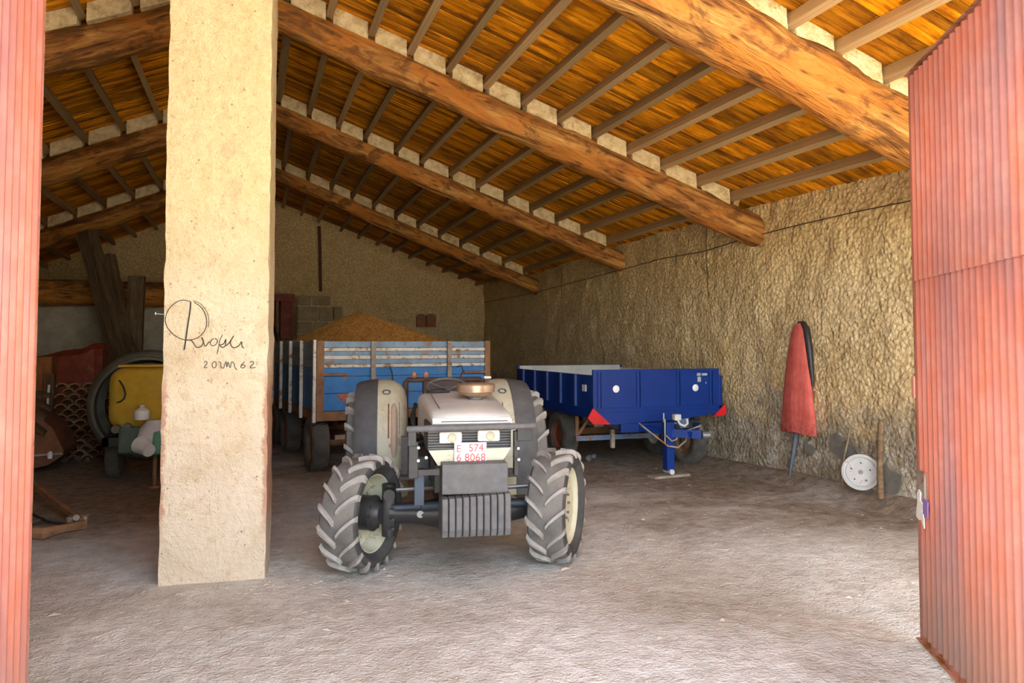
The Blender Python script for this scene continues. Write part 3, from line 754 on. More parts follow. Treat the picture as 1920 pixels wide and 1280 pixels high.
MB().tube([(-0.27, 0.74, 1.325), (-0.20, 0.70, 1.335), (-0.12, 0.71, 1.332), (-0.07, 0.73, 1.326)], [0.012, 0.016, 0.014, 0.008], 8).build('bonnet_handle', MAT['black'], TR, smooth=60)
# grille with slats and lamps
MB().box((-0.335, -0.46, 0.975), (0.290, -0.05, 1.165), bev=0.01).build('grille_housing', MAT['black'], TR)
for k in range(9):
    z = 0.985 + 0.020*k
    MB().box((-0.325, -0.482, z), (0.280, -0.458, z+0.010)).build('grille_slat', MAT['fender_dark'], TR)
for x0, x1, zo in ((-0.245, -0.080, 0.0), (0.035, 0.200, 0.008)):
    l = MB().box((x0, -0.512, 1.030+zo), (x1, -0.47, 1.110+zo), bev=0.012).build('headlamp', MAT['lens'], TR, smooth=50)
    MB().lathe([(0.001, 0.0), (0.022, 0.001), (0.03, 0.006), (0.034, 0.0)], 18, T((x0+x1)/2 + 0.01, -0.513, 1.07+zo) @ RX(R(90))).build('bulb_ring', MAT['cream'], l, smooth=50)
lp = [(-0.322, 0.980), (0.282, 0.990), (0.215, 0.885), (-0.255, 0.872)]
MB().loft([[(x, -0.505, z) for x, z in lp], [(x, -0.30, z) for x, z in lp]]).build('lower_cowl', MAT['cream'], TR)
# number plate
def text(body, size, mat, parent, M, name='plate_text'):
    cu = bpy.data.curves.new(name, 'FONT'); cu.body = body; cu.size = size; cu.extrude = 0.0008; cu.align_x = 'LEFT'
    ob = bpy.data.objects.new('tmp', cu); COL.objects.link(ob)
    me = bpy.data.meshes.new_from_object(ob.evaluated_get(bpy.context.evaluated_depsgraph_get()))
    bpy.data.objects.remove(ob); me.transform(M); me.materials.clear(); me.materials.append(mat)
    o = bpy.data.objects.new(name, me); COL.objects.link(o); o.parent = parent; return o
np_ = MB().box((-0.138, -0.526, 0.890), (0.098, -0.520, 1.036), bev=0.002).build('number_plate', MAT['plate'], TR); np_['label'] = 'white plate with red characters E 574 / 6 8068'
PM = Matrix(((1,0,0,0),(0,0,-1,0),(0,1,0,0),(0,0,0,1)))
text('E', 0.075, MAT['plate_red'], np_, T(-0.125, -0.5275, 0.968) @ PM); text('574', 0.075, MAT['plate_red'], np_, T(-0.035, -0.5275, 0.972) @ PM)
text('6 8068', 0.078, MAT['plate_red'], np_, T(-0.124, -0.5275, 0.902) @ PM)
# ballast
MB().box((-0.235, -0.66, 0.690), (0.235, -0.30, 0.902), bev=0.008).build('weight_carrier', MAT['grey'], TR)
for k in range(10):
    x0 = -0.240 + 0.0490*k; zt = 0.672 + 0.0030*k
    m = MB(); p = [(-0.72, zt), (-0.735, zt-0.03), (-0.735, 0.46), (-0.715, 0.41), (-0.66, 0.400), (-0.42, 0.405), (-0.40, 0.45), (-0.40, zt)]
    m.loft([[(x0, a, b) for a, b in p], [(x0+0.006, a - 0.008, b) for a, b in p], [(x0+0.037, a - 0.008, b) for a, b in p], [(x0+0.043, a, b) for a, b in p]])
    m.build('ballast_weight', MAT['grey'], TR)
# front guard bar
MB().tube([(-0.475, -0.62, 1.150), (-0.44, -0.635, 1.152), (0.40, -0.635, 1.160), (0.435, -0.62, 1.160)], 0.023, 14).build('guard_bar', MAT['grey'], TR, smooth=50)
MB().box((-0.475, -0.63, 1.03), (-0.415, -0.58, 1.145), bev=0.004).box((-0.47, -0.62, 0.80), (-0.40, -0.57, 1.06), bev=0.006).box((-0.45, -0.60, 0.82), (-0.25, -0.54, 0.86)).build('guard_bracket', MAT['black'], TR)
MB().box((0.31, -0.62, 1.05), (0.42, -0.57, 1.145), bev=0.004).box((0.29, -0.60, 0.80), (0.325, -0.54, 1.12), bev=0.004).build('guard_bracket', MAT['black'], TR)
MB().box((-0.425, -0.56, 0.60), (-0.355, -0.51, 0.86), bev=0.004).build('guard_post', MAT['darkblue'], TR)
bt = MB()
for x, z in ((-0.40, 1.02), (-0.40, 0.93), (-0.345, 0.95), (0.315, 1.0), (0.318, 0.92)): bt.cyl((x, -0.635, z), (x, -0.60, z), 0.012, n=6)
tag(bt.build('bracket_bolts', MAT['steel'], TR), kind='stuff')
# air pre-cleaner
cl = T(0.105, 0.22, 1.268)
MB().lathe([(0.05, 0.0), (0.068, 0.0), (0.068, 0.016), (0.055, 0.03), (0.06, 0.045)], 28, cl).build('cleaner_neck', MAT['steel'], TR, smooth=40)
MB().lathe([(0.055, 0.045), (0.075, 0.05), (0.125, 0.065), (0.145, 0.085), (0.140, 0.092)], 36, cl).build('cleaner_bowl', MAT['tan'], TR, smooth=60)
MB().lathe([(0.140, 0.088), (0.158, 0.090), (0.160, 0.145), (0.150, 0.155), (0.07, 0.165), (0.001, 0.168)], 36, cl).build('cleaner_cap', MAT['tan'], TR, smooth=40)
# mudguards
def mudguard(sx):
    x_in, x_mid, x_out = 0.36*sx, 0.665*sx, 0.885*sx; ox = -0.045
    def sweep(profile, name, mat, f0=-8, f1=135, n=26):
        mb = MB(); secs = []
        # straight skirt below the axle line, then the arch
        for zz in (0.30, 0.45):
            secs.append([(x+ox, RY_ - r*math.cos(R(f0)), zz) for x, r in profile] + [(x+ox, RY_ - (r-0.012)*math.cos(R(f0)), zz) for x, r in reversed(profile)])
        for i in range(n+1):
            f = R(f0 + (f1-f0)*i/n)
            secs.append([(x+ox, RY_ - r*math.cos(f), RZ_ + r*math.sin(f)*0.99) for x, r in profile] + [(x+ox, RY_ - (r-0.012)*math.cos(f), RZ_ + (r-0.012)*math.sin(f)*0.99) for x, r in reversed(profile)])
        return mb.loft(secs).build(name, mat, TR, smooth=40)
    a = sweep([(x_mid, 0.758), (x_mid - 0.10*sx, 0.76), (x_mid - 0.16*sx, 0.748), (x_mid - 0.22*sx, 0.715), (x_mid - 0.265*sx, 0.66), (x_mid - 0.29*sx, 0.58), (x_mid - 0.30*sx, 0.45)], 'mudguard', MAT['cream'])
    b = sweep([(x_mid, 0.765), (x_mid + 0.06*sx, 0.760), (x_out - 0.04*sx, 0.740), (x_out, 0.715), (x_out, 0.690)], 'mudguard_flare', MAT['fender_dark'])
    # pressed rib, slots and lamp hole on the front of the cream shell
    def on(x, f, dr=0.0, rad=0.748): return (x + ox, RY_ - (rad+dr)*math.cos(R(f)), RZ_ + (rad+dr)*math.sin(R(f))*0.99)
    MB().tube([on(x_mid - 0.155*sx, f, -0.012) for f in range(4, 52, 4)], [0.02, 0.032] + [0.036]*8 + [0.03, 0.012], 10).build('mudguard_rib', paint('pinkish_plastic', (0.52,0.40,0.31), (0.42,0.31,0.23), rough=0.5), a, smooth=60)
    build_split(MB().tube([on(x_mid - 0.105*sx, f, 0.006) for f in range(18, 50, 4)], 0.009, 6).tube([on(x_mid - 0.205*sx, f, -0.03) for f in range(22, 52, 4)], 0.006, 6), 'mudguard_slot', MAT['rust'], a)
    M = T(*on(x_mid - 0.085*sx, 59, 0.004)) @ RX(R(90-59+0)) @ RX(R(-0))
    MB().lathe([(0.026, 0.0), (0.04, 0.004), (0.042, 0.012), (0.034, 0.014), (0.026, 0.004)], 20, T(*on(x_mid - 0.085*sx, 59, 0.004)) @ RX(R(31))).build('lamp_socket', MAT['fender_dark'], a, smooth=40)
    MB().cyl(on(x_mid - 0.085*sx, 59, -0.005), on(x_mid - 0.085*sx, 59, 0.007), 0.027, n=16).build('lamp_hole', MAT['rust'], a)
mudguard(-1); mudguard(1)
MB().box((0.395, RY_-0.04, 1.385), (0.47, RY_+0.04, 1.41), bev=0.005).build('mudguard_lamp', MAT['white'], TR)
# driver's place
MAT['brownbar'] = paint('dark_brown_iron', (0.10,0.055,0.035), (0.06,0.03,0.02), rough=0.6)
MB().box((-0.30, 1.10, 0.95), (0.30, 1.35, 1.26), bev=0.02).build('dashboard', MAT['darkblue'], TR)
sw = MB(); sm = T(-0.03, 1.45, 1.325) @ RX(R(22)); nn = 36
sw.lathe([(0.20 + 0.016*math.cos(k*math.pi/4), 0.016*math.sin(k*math.pi/4)) for k in range(8)], nn, sm, closed=True)
for k in range(3):
    a = k*2*math.pi/3 + 0.5; sw.tube([(0,0,-0.03), (0.19*math.cos(a), 0.19*math.sin(a), 0)], 0.011, 8, M=sm)
sw.cyl((0,0,-0.05), (0,0,0.0), 0.04, n=14, M=sm); sw.tube([sm @ Vector((0,0,-0.03)), (-0.03, 1.25, 1.15)], 0.025, 10)
sw.build('steering_wheel', MAT['grey'], TR, smooth=50)
MB().box((-0.24, 1.80, 0.98), (0.24, 2.25, 1.10), bev=0.03).box((-0.24, 2.20, 1.05), (0.24, 2.30, 1.36), bev=0.03).build('seat', paint('worn_seat', (0.10,0.065,0.05), (0.06,0.04,0.03), rough=0.7), TR, smooth=50)
MB().tube([(-0.42, 2.30, 0.9), (-0.42, 2.30, 1.335), (-0.40, 2.30, 1.36), (0.40, 2.30, 1.36), (0.42, 2.30, 1.335), (0.42, 2.30, 0.9)], 0.03, 10).build('rear_bar', MAT['brownbar'], TR, smooth=50)
for x in (-0.33, -0.20): 
    MB().cyl((x, 2.27, 1.395), (x, 2.30, 1.43), 0.025, n=12).build('rear_lamp', paint('amber_lens', (0.55,0.25,0.15), rough=0.4), TR, smooth=50)
for x, h in ((-0.36, 1.16), (-0.30, 1.10), (0.36, 1.14)): MB().tube([(x, 1.4, 0.8), (x+0.01, 1.38, h)], 0.010, 8).lathe([(0.001, -0.02), (0.018, -0.01), (0.02, 0.01), (0.001, 0.024)], 10, T(x+0.01, 1.38, h)).build('lever', MAT['black'], TR, smooth=50)
build_split(MB().tube([(-0.37, 0.75, 0.95), (-0.40, 0.80, 1.10), (-0.36, 0.95, 1.2)], 0.018, 8).tube([(-0.30, 0.3, 0.95), (-0.37, 0.5, 0.9), (-0.36, 0.8, 0.8), (-0.30, 1.0, 0.75)], 0.014, 8), 'hose', MAT['black'], TR, 50)

# ================================================================== WOODEN TRAILER WITH CORN
WT = empty('farm_trailer', (0.80, 10.32, 0), R(7.2))
tag(WT, 'high-sided farm trailer of worn blue boards heaped with corn, behind the tractor', 'trailer')
TW, TL, ZB, ZT = 2.55, 4.7, 0.82, 1.79
def board(x0, x1, z0, z1, mat, name='side_board', y0=0.0, y1=0.035): return MB().box((x0, y0, z0), (x1, y1, z1), bev=0.004).build(name, mat, WT)
rows = [(1.705, ZT, 'woodgrey'), (1.655, 1.70, 'slatwhite'), (1.597, 1.652, 'woodgrey'), (1.545, 1.594, 'slatwhite'), (1.478, 1.542, 'woodgrey'), (1.432, 1.475, 'slatwhite'),
        (1.315, 1.428, 'woodblue'), (1.085, 1.311, 'woodblue'), (ZB+0.03, 1.081, 'woodblue')]
for z0, z1, m in rows:
    pr = 0.018 if m == 'slatwhite' else 0.0
    board(0.05, TW-0.03, z0, z1, MAT[m], y0=-pr)
for z0, z1, m in rows:                                     # nearside boards (seen raking from the front) and the far side
    for x in (0.0, TW-0.035):
        MB().box((x, 0.05, z0), (x+0.035, TL, z1), bev=0.003).build('side_board', MAT['woodgrey' if m == 'slatwhite' else m], WT)
for z0, z1, m in rows: board(0.05, TW-0.05, z0, z1, MAT[m], y0=TL-0.035, y1=TL)
for x, w in ((0.0, 0.10), (TW-0.09, 0.09)): MB().box((x, -0.03, ZB-0.08), (x+w, 0.04, ZT+0.01), bev=0.006).build('corner_post', MAT['rust'], WT)
MB().box((-0.045, -0.02, ZB-0.12), (-0.004, 0.05, ZT+0.02), bev=0.004).build('corner_post', MAT['slatwhite'], WT)
for x in (0.735, 1.86): MB().box((x, -0.06, 1.18), (x+0.065, -0.02, ZT+0.005), bev=0.006).build('stake', MAT['stake'], WT)
for k in range(1, 6):
    MB().box((-0.05, 0.05 + 0.88*k - 0.03, ZB-0.13), (-0.003, 0.05 + 0.88*k + 0.035, ZT+0.01), bev=0.004).build('stake', MAT['slatwhite'], WT)
for x0, x1 in ((0.06, 0.40), (TW-0.42, TW-0.06)): MB().box((x0, -0.045, 1.325), (x1, -0.02, 1.36), bev=0.004).build('hinge_strap', MAT['rust'], WT)
cb = MB(); cb.tube([(1.0, -0.04, 1.45), (1.03, -0.06, 1.36), (1.05, -0.05, 1.2)], 0.008, 6).tube([(2.0, -0.05, 1.42), (2.07, -0.07, 1.44), (2.1, -0.06, 1.36), (2.02, -0.05, 1.2)], 0.008, 6)
build_split(cb, 'tie_rope', MAT['wire'], WT)
dm = MB(); blob(0.40, 1.03, [(-.12,.04),(-.02,.05),(.10,.05),(.08,-.01),(.02,-.05),(-.03,-.08),(-.06,-.03)], -0.012, -0.004, dm); dm.build('red_marking', paint('flaked_red', (0.45,0.09,0.06), (0.30,0.10,0.08), 0.3), WT)
MB().box((0.0, -0.035, ZB-0.10), (TW, 0.05, ZB+0.025), bev=0.006).build('front_beam', MAT['rust'], WT)
for x in (0.0, TW-0.06): MB().box((x, 0.05, ZB-0.10), (x+0.06, TL, ZB+0.01)).build('side_beam', MAT['rust'], WT)
MB().box((0.03, 0.02, ZB-0.02), (TW-0.03, TL-0.02, ZB+0.02)).build('trailer_bed', MAT['stake'], WT)
for x in (0.75, TW-0.85): MB().box((x, 0.1, 0.56), (x+0.10, TL-0.1, ZB-0.02)).build('chassis_beam', MAT['rust'], WT)
def road_wheel(parent, loc, Rr, W, rim, hubmat, name='wheel', tyre=None, steer=0.0):
    mb = MB(); h = W/2
    half = [(rim, h*0.7), (rim+0.02, h*0.9), (Rr*0.80, h), (Rr*0.93, h*0.96), (Rr*0.985, h*0.82), (Rr, h*0.5), (Rr, 0)]
    prof = [(r, -x) for r, x in half] + [(r, x) for r, x in reversed(half[:-1])]
    mb.lathe(prof + [(rim-0.01, h*0.5), (rim-0.01, -h*0.5)], 40, WAX, closed=True)
    w = mb.build(name, tyre or MAT['oldtyre'], parent, smooth=40, loc=loc, rot=(0, 0, steer))
    tb = MB(); n = 44
    for row, xo in enumerate((-0.66, -0.22, 0.22, 0.66)):
        for i in range(n):
            f = 2*math.pi*(i + 0.5*(row % 2))/n; da = math.pi/n*0.66; x0 = h*(xo-0.17); x1 = h*(xo+0.17); r0 = Rr*0.985; r1 = Rr + 0.008
            q = [[(x, -r*math.cos(f+d), r*math.sin(f+d)) for x, d in ((x0, -da), (x1, -da + 0.03), (x1, da + 0.03), (x0, da))] for r in (r0, r1)]
            tb.loft(q)
    tag(tb.build('tread_blocks', tyre or MAT['oldtyre'], w), kind='stuff')
    rm = MB()
    for o in (-1, 1): rm.lathe([(rim+0.015, o*h*0.75), (rim-0.01, o*h*0.72), (rim-0.03, o*h*0.4), (rim*0.6, o*h*0.32), (rim*0.42, o*h*0.5), (rim*0.3, o*h*0.55), (0.001, o*h*0.55)], 32, WAX)
    rm.build('rim', hubmat, w, smooth=35); return w
MAT['brownrim'] = paint('brown_rim', (0.20,0.14,0.10), (0.12,0.08,0.05), 0.3, rough=0.7)
for yy in (0.42, 2.45, 3.55):
    for x in (0.10, TW-0.12): road_wheel(WT, (x, yy, 0.37), 0.37, 0.24, 0.22, MAT['brownrim'])
    MB().cyl((0.15, yy, 0.37), (TW-0.15, yy, 0.37), 0.045, n=12).box((0.75, yy-0.06, 0.37), (0.85, yy+0.06, 0.6)).box((TW-0.85, yy-0.06, 0.37), (TW-0.75, yy+0.06, 0.6)).build('axle', MAT['rust'], WT)
MB().box((0.25, -0.05, 0.47), (TW-0.3, 0.02, 0.53)).build('bumper_bar', MAT['stake'], WT)
MB().tube([(0.8, 0.1, 0.62), (1.27, -1.0, 0.5)], 0.05, 8).tube([(1.75, 0.1, 0.62), (1.27, -1.0, 0.5)], 0.05, 8).cyl((1.27, -1.0, 0.0), (1.27, -1.0, 0.5), 0.03).build('drawbar', MAT['rust'], WT)

# corn heap: a grainy mound plus loose kernels
def corn_z(x, y):
    d = Vector(((x - 1.02)/(1.42 if x > 1.02 else 1.0), (y - 1.75)/(1.70 if y < 1.75 else 2.6))).length
    return max(1.62, 2.29 - 0.53*math.sqrt(d*d + 0.008)) + 0.012*nz(x, y, 2, 3.0)
def corn_material():
    n = N('corn_grain'); v = n.coord('Object'); q = n.vor(v, 75, 'F1', 'Color'); g = n.sep(q)[0]
    col = n.ramp(g, [(0.1, (0.34,0.12,0.02)), (0.5, (0.68,0.30,0.045)), (0.9, (0.86,0.52,0.15))])
    col = n.mix(n.ramp(n.noise(v, 3, 4), [(0.45, 0.0), (0.7, 0.4)]), col, (0.30,0.10,0.02))
    n.bump(n.vor(v, 75), 1.0, 0.02); return n.out(col, 0.7, 0, 0.3)
MAT['corn'] = corn_material()
mb = MB(); nx, ny = 90, 150; xs = [0.05 + (TW-0.10)*i/nx for i in range(nx+1)]; ys = [0.05 + (TL-0.1)*j/ny for j in range(ny+1)]
vs = [(x, y, corn_z(x, y) + 0.008*nz(x, y, 7, 25)) for y in ys for x in xs]
fs = [(j*(nx+1)+i, j*(nx+1)+i+1, (j+1)*(nx+1)+i+1, (j+1)*(nx+1)+i) for j in range(ny) for i in range(nx)]
mb.add(vs, fs)
r2 = random.Random(5)
for k in range(9000):
    x = r2.uniform(0.08, TW-0.08); y = r2.uniform(0.07, 2.9); z = corn_z(x, y) + 0.006; s = r2.uniform(0.009, 0.016)
    d = [Vector((r2.uniform(-1,1), r2.uniform(-1,1), r2.uniform(-.6,1))).normalized()*s for _ in range(4)]
    P = Vector((x, y, z)); mb.add([P+e for e in d], [(0,1,2),(0,2,3),(0,3,1),(1,3,2)])
corn = mb.build('corn_heap', MAT['corn']); corn.location = WT.location; corn.rotation_euler = WT.rotation_euler
tag(corn, 'heap of orange corn grain filling the high-sided trailer', 'grain', kind='stuff')

# ================================================================== BLUE TIPPING TRAILER
BX0, BX1, BY0, BY1 = 4.345, 6.365, 9.20, 12.3
BT = empty('tipping_trailer', (BX0, BY0, 0)); BW, BLn = BX1-BX0, BY1-BY0
tag(BT, 'low deep blue tipping trailer with red corner triangles, parked along the ochre wall', 'trailer')
MB().box((0.0, 0.0, 0.81), (BW-0.03, 0.04, 1.402), bev=0.004).build('front_panel', MAT['blue'], BT)
MB().box((BW-0.03, 0.0, 0.80), (BW+0.02, 0.06, 1.30), bev=0.004).build('corner_post', MAT['blue'], BT)
build_split(MB().box((0.0, -0.02, 0.87), (BW, 0.0, 0.885)).box((0.0, -0.02, 0.815), (BW, 0.0, 0.828)), 'panel_ledge', MAT['blue'], BT)
for x in (0.06, 0.655, 1.285, 1.82):
    build_split(MB().box((x, -0.022, 0.885), (x+0.035, 0.0, 1.37), bev=0.003).box((x+0.05, -0.022, 0.885), (x+0.06, 0.0, 1.37)), 'stiffener', MAT['blue'], BT)
lowp = [(0.0, 0.82), (BW, 0.82), (BW-0.10, 0.76), (1.35, 0.70), (0.30, 0.655), (0.10, 0.70)]
MB().loft([[(x, -0.012, z) for x, z in lowp], [(x, 0.05, z) for x, z in lowp]]).build('front_apron', MAT['blue'], BT)
for x in (0.0, BW-0.04):
    MB().box((x, 0.04, 0.88), (x+0.04, BLn, 1.325), bev=0.003).build('side_panel', MAT['blue'], BT)
    MB().box((x, 0.0, 0.74), (x+0.05, BLn, 0.88), bev=0.004).build('side_sill', MAT['blue'], BT)
MB().box((0.0, BLn-0.04, 0.85), (BW, BLn, 1.38), bev=0.003).build('tailboard', MAT['blue'], BT)
li = MB(); li.box((0.041, 0.041, 0.86), (0.046, BLn-0.041, 1.32)).box((BW-0.046, 0.041, 0.86), (BW-0.041, BLn-0.041, 1.335)).box((0.041, BLn-0.046, 0.86), (BW-0.041, BLn-0.041, 1.375)).box((0.041, 0.041, 0.86), (BW-0.041, BLn-0.041, 0.875))
build_split(li, 'lining', MAT['offwhite'], BT)
for k in range(1, 6): MB().box((-0.03, 0.54*k, 0.88), (0.0, 0.54*k+0.05, 1.32), bev=0.003).build('stiffener', paint('edge_blue', (0.05,0.10,0.30), rough=0.35) if k == 1 else bpy.data.materials['edge_blue'], BT)
MB().box((-0.012, 0.22, 1.10), (0.0, 0.34, 1.19)).build('side_label', MAT['offwhite'], BT)
for x, z in ((0.343, 1.139), (1.597, 1.132)):
    MB().lathe([(0.001, 0.006), (0.045, 0.005), (0.05, 0.0)], 24, T(x, -0.0015, z) @ RX(R(90))).build('round_reflector', paint('white_reflector', (0.85,0.85,0.85), rough=0.2) if x < 1 else bpy.data.materials['white_reflector'], BT, smooth=60)
tr = MB().prism([(-0.02, 0.89), (0.24, 0.665), (-0.02+0.0, 0.675), (-0.10, 0.76)], -0.012, 0.012, T(0, -0.03, 0) @ Matrix(((1,0,0,0),(0,0,1,0),(0,1,0,0),(0,0,0,1)))).build('red_triangle', MAT['red'], BT)
MB().prism([(BW+0.05, 0.90), (BW+0.05, 0.735), (BW-0.16, 0.72)], -0.012, 0.012, T(0, -0.03, 0) @ Matrix(((1,0,0,0),(0,0,1,0),(0,1,0,0),(0,0,0,1)))).build('red_triangle', MAT['red'], BT)
dc = MB()
for x, z, w, h in ((1.62, 1.30, 0.06, 0.04), (1.70, 1.305, 0.09, 0.03), (1.63, 1.215, 0.055, 0.07), (1.76, 1.19, 0.02, 0.02)): dc.box((x, -0.0035, z), (x+w, -0.0005, z+h))
build_split(dc, 'torn_decal', paint('torn_decal', (0.42,0.46,0.40), (0.2,0.25,0.25), rough=0.5), BT)
build_split(MB().box((0.50, 0.06, 0.56), (0.64, BLn-0.1, 0.74)).box((1.38, 0.06, 0.56), (1.52, BLn-0.1, 0.74)), 'chassis_beam', MAT['blue_rail'], BT)
MB().box((0.40, -0.03, 0.545), (1.25, 0.05, 0.665), bev=0.005).build('front_crossbeam', MAT['blue'], BT)
for k, (x0, x1) in enumerate(((0.30, 0.45), (0.62, 0.80))): MB().box((x0, 0.6, 0.56), (x1, 1.0, 0.68), bev=0.01).build('spring_block', MAT['stake'], BT)
for x in (0.10, BW-0.26): road_wheel(BT, (x+0.08, 1.48, 0.36), 0.36, 0.24, 0.20, paint('red_brown_rim', (0.24,0.075,0.04), rough=0.7) if x < 1 else MAT['offwhite'])
MB().box((0.2, 1.43, 0.36), (BW-0.2, 1.53, 0.46)).build('axle', MAT['rust'], BT)
MB().box((0.02, 0.62, 0.37), (1.20, 0.68, 0.44)).build('brake_bar', MAT['blue_rail'], BT)
MB().box((0.56, 0.58, 0.25), (0.62, 0.64, 0.52), bev=0.01).build('bar_hanger', MAT['stake'], BT)
MB().tube([(0.07, 0.7, 0.43), (0.07, 0.7, 0.72)], 0.03, 8).tube([(0.08, 0.7, 0.44), (0.26, 0.7, 0.68)], 0.022, 8).build('brace', MAT['rust'], BT, smooth=50)
# drawbar, jack
hx, hy = 5.22 - BX0, 8.72 - BY0
tip = onY(1316, 820, 8.45) - BT.location; tip.z = 0.565
MB().tube([(0.70, 0.0, 0.60), (tip.x-0.10, tip.y+0.05, 0.565)], 0.06, 4).tube([(1.60, 0.0, 0.60), (tip.x-0.05, tip.y+0.1, 0.565)], 0.06, 4).tube([(hx, hy+0.02, 0.575), (tip.x, tip.y, 0.565)], 0.075, 4).build('drawbar', MAT['blue'], BT)
MB().cyl((tip.x, tip.y, 0.565), (tip.x+0.10, tip.y-0.02, 0.565), 0.05, n=16).build('coupling', MAT['steel'], BT, smooth=40)
jk = MB().box((hx-0.065, hy-0.06, 0.09), (hx+0.045, hy+0.06, 0.72), bev=0.006).build('jack_leg', MAT['blue'], BT)
MB().cyl((hx-0.08, hy, 0.72), (hx-0.08, hy, 0.84), 0.012, n=8).cyl((hx-0.075, hy-0.02, 0.45), (hx-0.075, hy-0.02, 0.76), 0.013, n=8).cyl((hx-0.07, hy, 0.70), (hx+0.12, hy, 0.70), 0.012, n=8).build('jack_crank', MAT['steel'], jk)
MB().cyl((hx-0.01, hy-0.09, 0.075), (hx-0.01, hy+0.09, 0.075), 0.035, n=16).build('jack_pivot', MAT['offwhite'], jk, smooth=40)
MB().box((-0.30, -0.09, 0.0), (0.28, 0.09, 0.035), T(hx, hy, 0) @ RZ(R(8)), bev=0.008).build('jack_foot', MAT['stake'], jk)
hk = MB(); hk.box((hx+0.06, hy-0.05, 0.74), (hx+0.16, hy+0.03, 0.82), bev=0.01).tube([(hx+0.10, hy-0.05, 0.75), (hx+0.13, hy-0.06, 0.69), (hx+0.20, hy-0.06, 0.665), (hx+0.245, hy-0.06, 0.70), (hx+0.235, hy-0.06, 0.76)], 0.016, 8)
hk.build('coupling_hook', MAT['offwhite'], BT, smooth=50)
ho = MB(); ho.tube([(hx-0.28, hy+0.3, 0.68), (hx-0.20, hy+0.05, 0.55), (hx-0.08, hy-0.10, 0.42), (hx+0.06, hy-0.11, 0.395), (hx+0.20, hy-0.08, 0.47), (hx+0.27, hy-0.02, 0.60), (hx+0.48, hy+0.0, 0.655), (hx+0.50, hy, 0.60)], 0.012, 8)
ho.tube([(hx-0.10, hy-0.08, 0.56), (hx-0.02, hy-0.1, 0.48), (hx+0.06, hy-0.09, 0.50), (hx+0.12, hy-0.05, 0.62)], 0.010, 8)
build_split(ho, 'air_hose', MAT['stake'], BT, 60)
lt = empty('loose_tyre', (6.10, 9.68, 0.33), R(6)); 
w = road_wheel(lt, (0, 0, 0), 0.33, 0.20, 0.20, MAT['brownrim'], 'tyre'); tag(lt, 'worn tyre standing by the wall behind the blue jack leg', 'tyre')

# ================================================================== THE DARK AISLE
MAT['oldwood'] = wood('old_grey_timber', (0.07,0.042,0.02), (0.24,0.165,0.09), (1.0, 8, 8), 0.85, 0.15, 0.0, 0.5)
MAT['paleplaster'] = MAT['wall']
def pw_(u, v):
    x = XL + 0.05 + (-1.25 - XL)*u; z = -0.1 + 2.66*v
    return (x, 17.75 + 0.03*nz(x, 3, z, 1.4), z)
def pale_wall():
    n = N('pale_plaster'); p = n.coord('World')
    col = n.ramp(n.noise(p, 3, 6, 0.7), [(0.3, (0.30,0.25,0.17)), (0.65, (0.44,0.38,0.27))])
    col = n.mix(n.ramp(n.vor(p, 7), [(0.06, 0.7), (0.14, 0.0)]), col, (0.25,0.19,0.11)); n.bump(n.noise(p, 12, 5), 0.6, 0.04)
    return n.out(col, 0.95, 0, 0.1)
part = grid('wall_partition', pw_, 60, 30, pale_wall()); tag(part, 'pale plastered cross wall below the heavy timber in the dark aisle', kind='structure')
log_beam((-6.5, 17.6, 2.83), (-1.0, 17.6, 2.80), 0.27, 0.27, 'heavy horizontal timber across the dark aisle on top of the pale wall', 31, rough=0.05)
def timber(p0, p1, w, d, label, name='timber_prop', cat='timber'):
    p0, p1 = Vector(p0), Vector(p1); L = (p1-p0).length
    mb = MB(); n = 10; secs = []
    for i in range(n+1):
        t = i/n; k = 1 + 0.06*nz(t*3, p0.x*3, 1); secs.append([(t*L, sx*w/2*k, sy*d/2*k) for sx, sy in ((-1,-1),(1,-1),(1,1),(-1,1))])
    o = mb.loft(secs).build(name, MAT['oldwood']); o.location = p0; o.rotation_euler = (p1-p0).normalized().to_track_quat('X', 'Y').to_euler()
    return tag(o, label, cat)
timber((-2.02, 16.1, 0.0), onY(163, 437, 16.95), 0.30, 0.26, 'thick squared prop leaning up to the rafter of the dark aisle')
timber((-1.95, 16.6, 0.0), onY(203, 478, 17.15), 0.20, 0.2, 'slimmer timber leaning behind the thick prop')
timber((-2.35, 17.05, 0.0), onY(257, 518, 17.05), 0.30, 0.26, 'upright timber post beside the pillar in the dark aisle')

# orchard sprayer
SP = empty('orchard_sprayer', (-1.28, 10.75, 0), 0); tag(SP, 'yellow tanked orchard sprayer with big round fan housing, half hidden by the pillar', 'sprayer')
MAT['shroud'] = paint('olive_grey_sheet', (0.13,0.135,0.10), (0.08,0.085,0.062), 0.1, rough=0.6)
MAT['yellow'] = paint('yellow_plastic', (0.55,0.35,0.02), (0.42,0.25,0.015), rough=0.35, dust=0.1)
sm = T(-0.05, 0.45, 0.93) @ RX(R(90))
MB().lathe([(0.56, -0.22), (0.68, -0.22), (0.735, -0.15), (0.745, 0.0), (0.72, 0.12), (0.68, 0.18), (0.655, 0.20), (0.645, 0.12), (0.64, -0.1), (0.56, -0.18)], 48, sm, closed=True).build('fan_housing', MAT['shroud'], SP, smooth=35)
MB().lathe([(0.615, 0.17), (0.65, 0.17), (0.65, 0.235), (0.615, 0.235)], 48, sm, closed=True).build('fan_ring', MAT['shroud'], SP, smooth=35)
def rsec(y, x0, x1, z0, z1, r):
    pts = []
    for cx, cz, a0 in ((x1-r, z1-r, 0), (x0+r, z1-r, 90), (x0+r, z0+r, 180), (x1-r, z0+r, 270)):
        for k in range(7): a = R(a0 + 15*k); pts.append((cx + r*math.cos(a), y, cz + r*math.sin(a)))
    return pts
